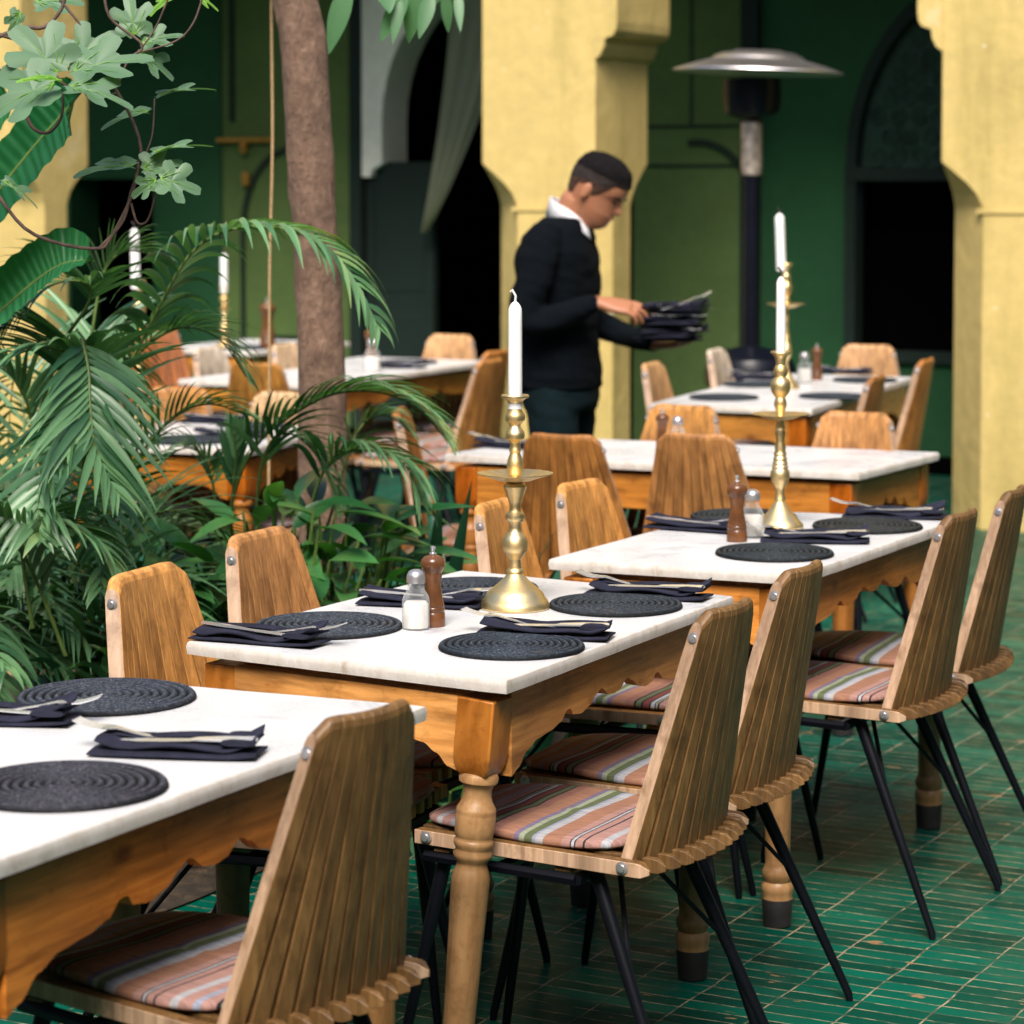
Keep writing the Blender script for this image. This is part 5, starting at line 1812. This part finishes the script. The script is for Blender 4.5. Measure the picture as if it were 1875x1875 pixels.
# sweater with ribbed hem and cuffs
m = MB()
m.rings([ell((cx_, 0, z), (a, 0, 0), (0, b, 0), 32, .92) for z, cx_, a, b in ((.850, .0, .128, .172), (.862, .0, .134, .178), (.90, .0, .136, .180), (.95, -.002, .134, .178), (1.05, -.008, .128, .170), (1.16, -.010, .132, .178), (1.27, -.010, .134, .192),
    (1.34, -.008, .126, .196), (1.385, -.004, .110, .182), (1.415, .004, .093, .145), (1.438, .014, .078, .108), (1.452, .020, .068, .084))])
limb(m, [(-.004, -.150, 1.385), (-.012, -.205, 1.300), (-.040, -.240, 1.110), (.060, -.205, 1.112), (.150, -.152, 1.156)], [.060, .064, .053, .047, .034])
limb(m, [(-.004, .150, 1.385), (.0, .205, 1.300), (.015, .240, 1.105), (.150, .175, 1.040), (.290, .085, 1.008)], [.060, .064, .053, .047, .034])
baked(m, 'sweater', [M['sweater']], person, .0075, 4, .0085)
# shirt collar
cl = MB()
n = 40
rs = [[], [], [], []]
for i in range(n + 1):
    a = R(20) + (2 * math.pi - R(40)) * i / n
    ca, sa = math.cos(a), math.sin(a)
    fr = max(0, ca)
    zb = 1.452 - .020 * ca - .030 * fr ** 2
    c = Vector((.036, 0, 0))
    for k, (r1, dz) in enumerate(((.069, -.006), (.064, .034), (.068, .036), (.083, -.014 - .020 * fr ** 3))):
        rs[k].append(c + Vector((ca * r1 * 1.02, sa * r1, zb + dz - .018 * ca * (dz > 0))))
cl.rings(rs, close=False, caps=False)
o = cl.obj('shirt_collar', M['shirt'], person, smooth=60)
sd = o.modifiers.new('thick', 'SOLIDIFY')
sd.thickness = .0025
# trousers and shoes
m = MB()
m.rings([ell((0, 0, z), (a, 0, 0), (0, b, 0), 28, .92) for z, a, b in ((.78, .115, .160), (.84, .125, .168), (.93, .120, .165), (.97, .112, .158))])
for sg in (-1, 1):
    limb(m, [(.0, sg * .085, .86), (.010, sg * .098, .52), (-.012, sg * .100, .09)], [.094, .072, .062])
baked(m, 'trousers', [M['trouser']], person, .011, 3, .007)
for sg in (-1, 1):
    m = MB()
    m.rings([ell((x, sg * .105, z), (0, .046 * s, 0), (0, 0, h), 16, .8) for x, z, s, h in ((-.085, .045, .6, .03), (-.07, .05, .95, .046), (.0, .05, .95, .048), (.08, .04, 1.05, .036), (.15, .032, .9, .028), (.185, .028, .5, .018))])
    m.obj('shoe', M['shoe'], person, smooth=60)
# hair: longer on top, clipped short at the sides
def hair_grid(zlo, zhi, k, name, mat):
    n, kz = 64, 16
    def prof(z):
        for (z0, f0, b0, w0), (z1, f1, b1, w1) in zip(HEAD, HEAD[1:]):
            if z <= z1:
                t = (z - z0) / (z1 - z0)
                return f0 + (f1 - f0) * t, b0 + (b1 - b0) * t, w0 + (w1 - w0) * t
        return HEAD[-1][1:]
    rows = []
    for j in range(kz + 1):
        row = []
        for i in range(n):
            a = 2 * math.pi * i / n
            lo, hi = zlo(a) + .006 * noise.noise(Vector((i * .45, k * 800, 0))), zhi(a)
            z = lo + (hi - lo) * j / kz
            f, b, w_ = prof(z)
            c = (f + b) / 2
            ca, sa = math.cos(a), math.sin(a)
            off = k * min(1, j / 4) + (.0042 * noise.noise(Vector((i * 1.7, j * 2.3, k * 900))) if j else 0)
            x = c + ((f - b) / 2 + off) * math.copysign(abs(ca) ** .92, ca)
            y = (w_ + off) * math.copysign(abs(sa) ** .9, sa) * (1 - .16 * max(0, ca) ** 2)
            row.append(HT @ Vector((x, y, z + off * (z > .19) * 1.0 + .0015 * math.sin(i * 2.9 + j * 1.7))))
        rows.append(row)
    h = MB()
    h.rings(rows, caps=False)
    h.add(rows[-1], [tuple(range(n))])
    return h.obj(name, mat, person, smooth=70)
def lerp_list(a, tab):
    d = abs(math.degrees(math.atan2(math.sin(a), math.cos(a))))
    for (a0, v0), (a1, v1) in zip(tab, tab[1:]):
        if d <= a1:
            return v0 + (v1 - v0) * (d - a0) / (a1 - a0)
    return tab[-1][1]
M['fade'] = plain('faded_hair', (.017, .010, .008), .85, 0, .4, 150)
hair_grid(lambda a: lerp_list(a, ((0, .163), (30, .164), (44, .166), (56, .168), (74, .166), (110, .162), (150, .150), (180, .142))), lambda a: .2295, .0062, 'hair', M['hair'])
hair_grid(lambda a: lerp_list(a, ((0, .166), (40, .166), (54, .158), (62, .142), (74, .134), (110, .128), (150, .108), (180, .100))),
          lambda a: lerp_list(a, ((0, .180), (44, .178), (56, .176), (110, .172), (150, .162), (180, .154))), .0042, 'hair', M['fade'])
hair_grid(lambda a: lerp_list(a, ((0, .170), (38, .168), (52, .156), (62, .126), (74, .094), (86, .090), (92, .124), (112, .118), (128, .060), (150, .040), (180, .035))),
          lambda a: lerp_list(a, ((0, .182), (52, .170), (58, .156), (74, .148), (110, .142), (150, .124), (180, .116))), .0026, 'clipped_hair', M['stubble'])
for sg in (-1, 1):
    m = MB()
    m.rings([[HT @ Vector((.0795 + .008 * s + .0015 * math.cos(a), sg * .031 + .011 * s2 * math.cos(a), .1075 + .0034 * s2 * math.sin(a))) for a in [2 * math.pi * i / 12 for i in range(12)]] for s, s2 in ((0, 1), (.5, .9), (.8, .5))])
    m.obj('eye', M['eye'], person, smooth=60)
    m = MB()
    m.tube([HT @ Vector(p) for p in ((.0935, sg * .014, .1235), (.0895, sg * .030, .1275), (.0765, sg * .048, .1235))], [.0028, .0034, .0018], 8)
    m.obj('eyebrow', M['hair'], person, smooth=60)
m = MB()
m.tube([HT @ Vector(p) for p in ((.083, -.022, .046), (.0915, -.008, .0485), (.0925, 0, .048), (.0915, .008, .0485), (.083, .022, .046))], [.0018, .0036, .0036, .0036, .0018], 8)
m.obj('lips', plain('lips', (.36, .13, .09), .5), person, smooth=60)
# the pile of folded napkins with cutlery he carries
rn = random.Random(3)
for k in range(9):
    o = bpy.data.objects.new('folded_napkin', NAPM[k % 3])
    COL.objects.link(o)
    c = Vector((.395 + rn.uniform(-.012, .012), -.03 + rn.uniform(-.01, .01), 1.026 + .0150 * k))
    rot = Matrix.Rotation(R(-18), 3, 'Z')
    c = Vector((c.x * 1.05, c.y * 1.05, c.z))
    o.location = man_loc + rot @ c
    o.rotation_euler = (rn.uniform(-.03, .03), -.02 + rn.uniform(-.03, .03), R(-18 + rn.uniform(-16, 16)))
    o.scale = (.92, 1.3, .62)
    pos = ('lowest', 'second lowest', 'third lowest', 'fourth lowest', 'middle', 'fourth highest', 'third highest', 'second highest', 'topmost')[k]
    tag(o, pos + ' navy napkin in the pile carried by the waiter', 'napkin', 'folded navy napkins carried by the waiter')
    if k in (2, 5, 7, 8):
        f = bpy.data.objects.new('fork' if k != 7 else 'knife', FORKM if k != 7 else KNIFEM)
        COL.objects.link(f)
        f.location = man_loc + rot @ (c + Vector((.035, -.045 if k < 7 else -.01, .010)))
        f.rotation_euler = (0, R(-14 if k == 8 else 3), R(-20 + 14 * (k - 5)))
        tag(f, {2: 'steel fork low in the pile of napkins the waiter carries', 5: 'steel fork halfway up the pile of napkins the waiter carries', 7: 'steel knife near the top of the napkins the waiter carries',
                8: 'steel fork sticking up on top of the napkins the waiter carries'}[k], 'knife' if k == 7 else 'fork', 'cutlery in the pile the waiter carries')
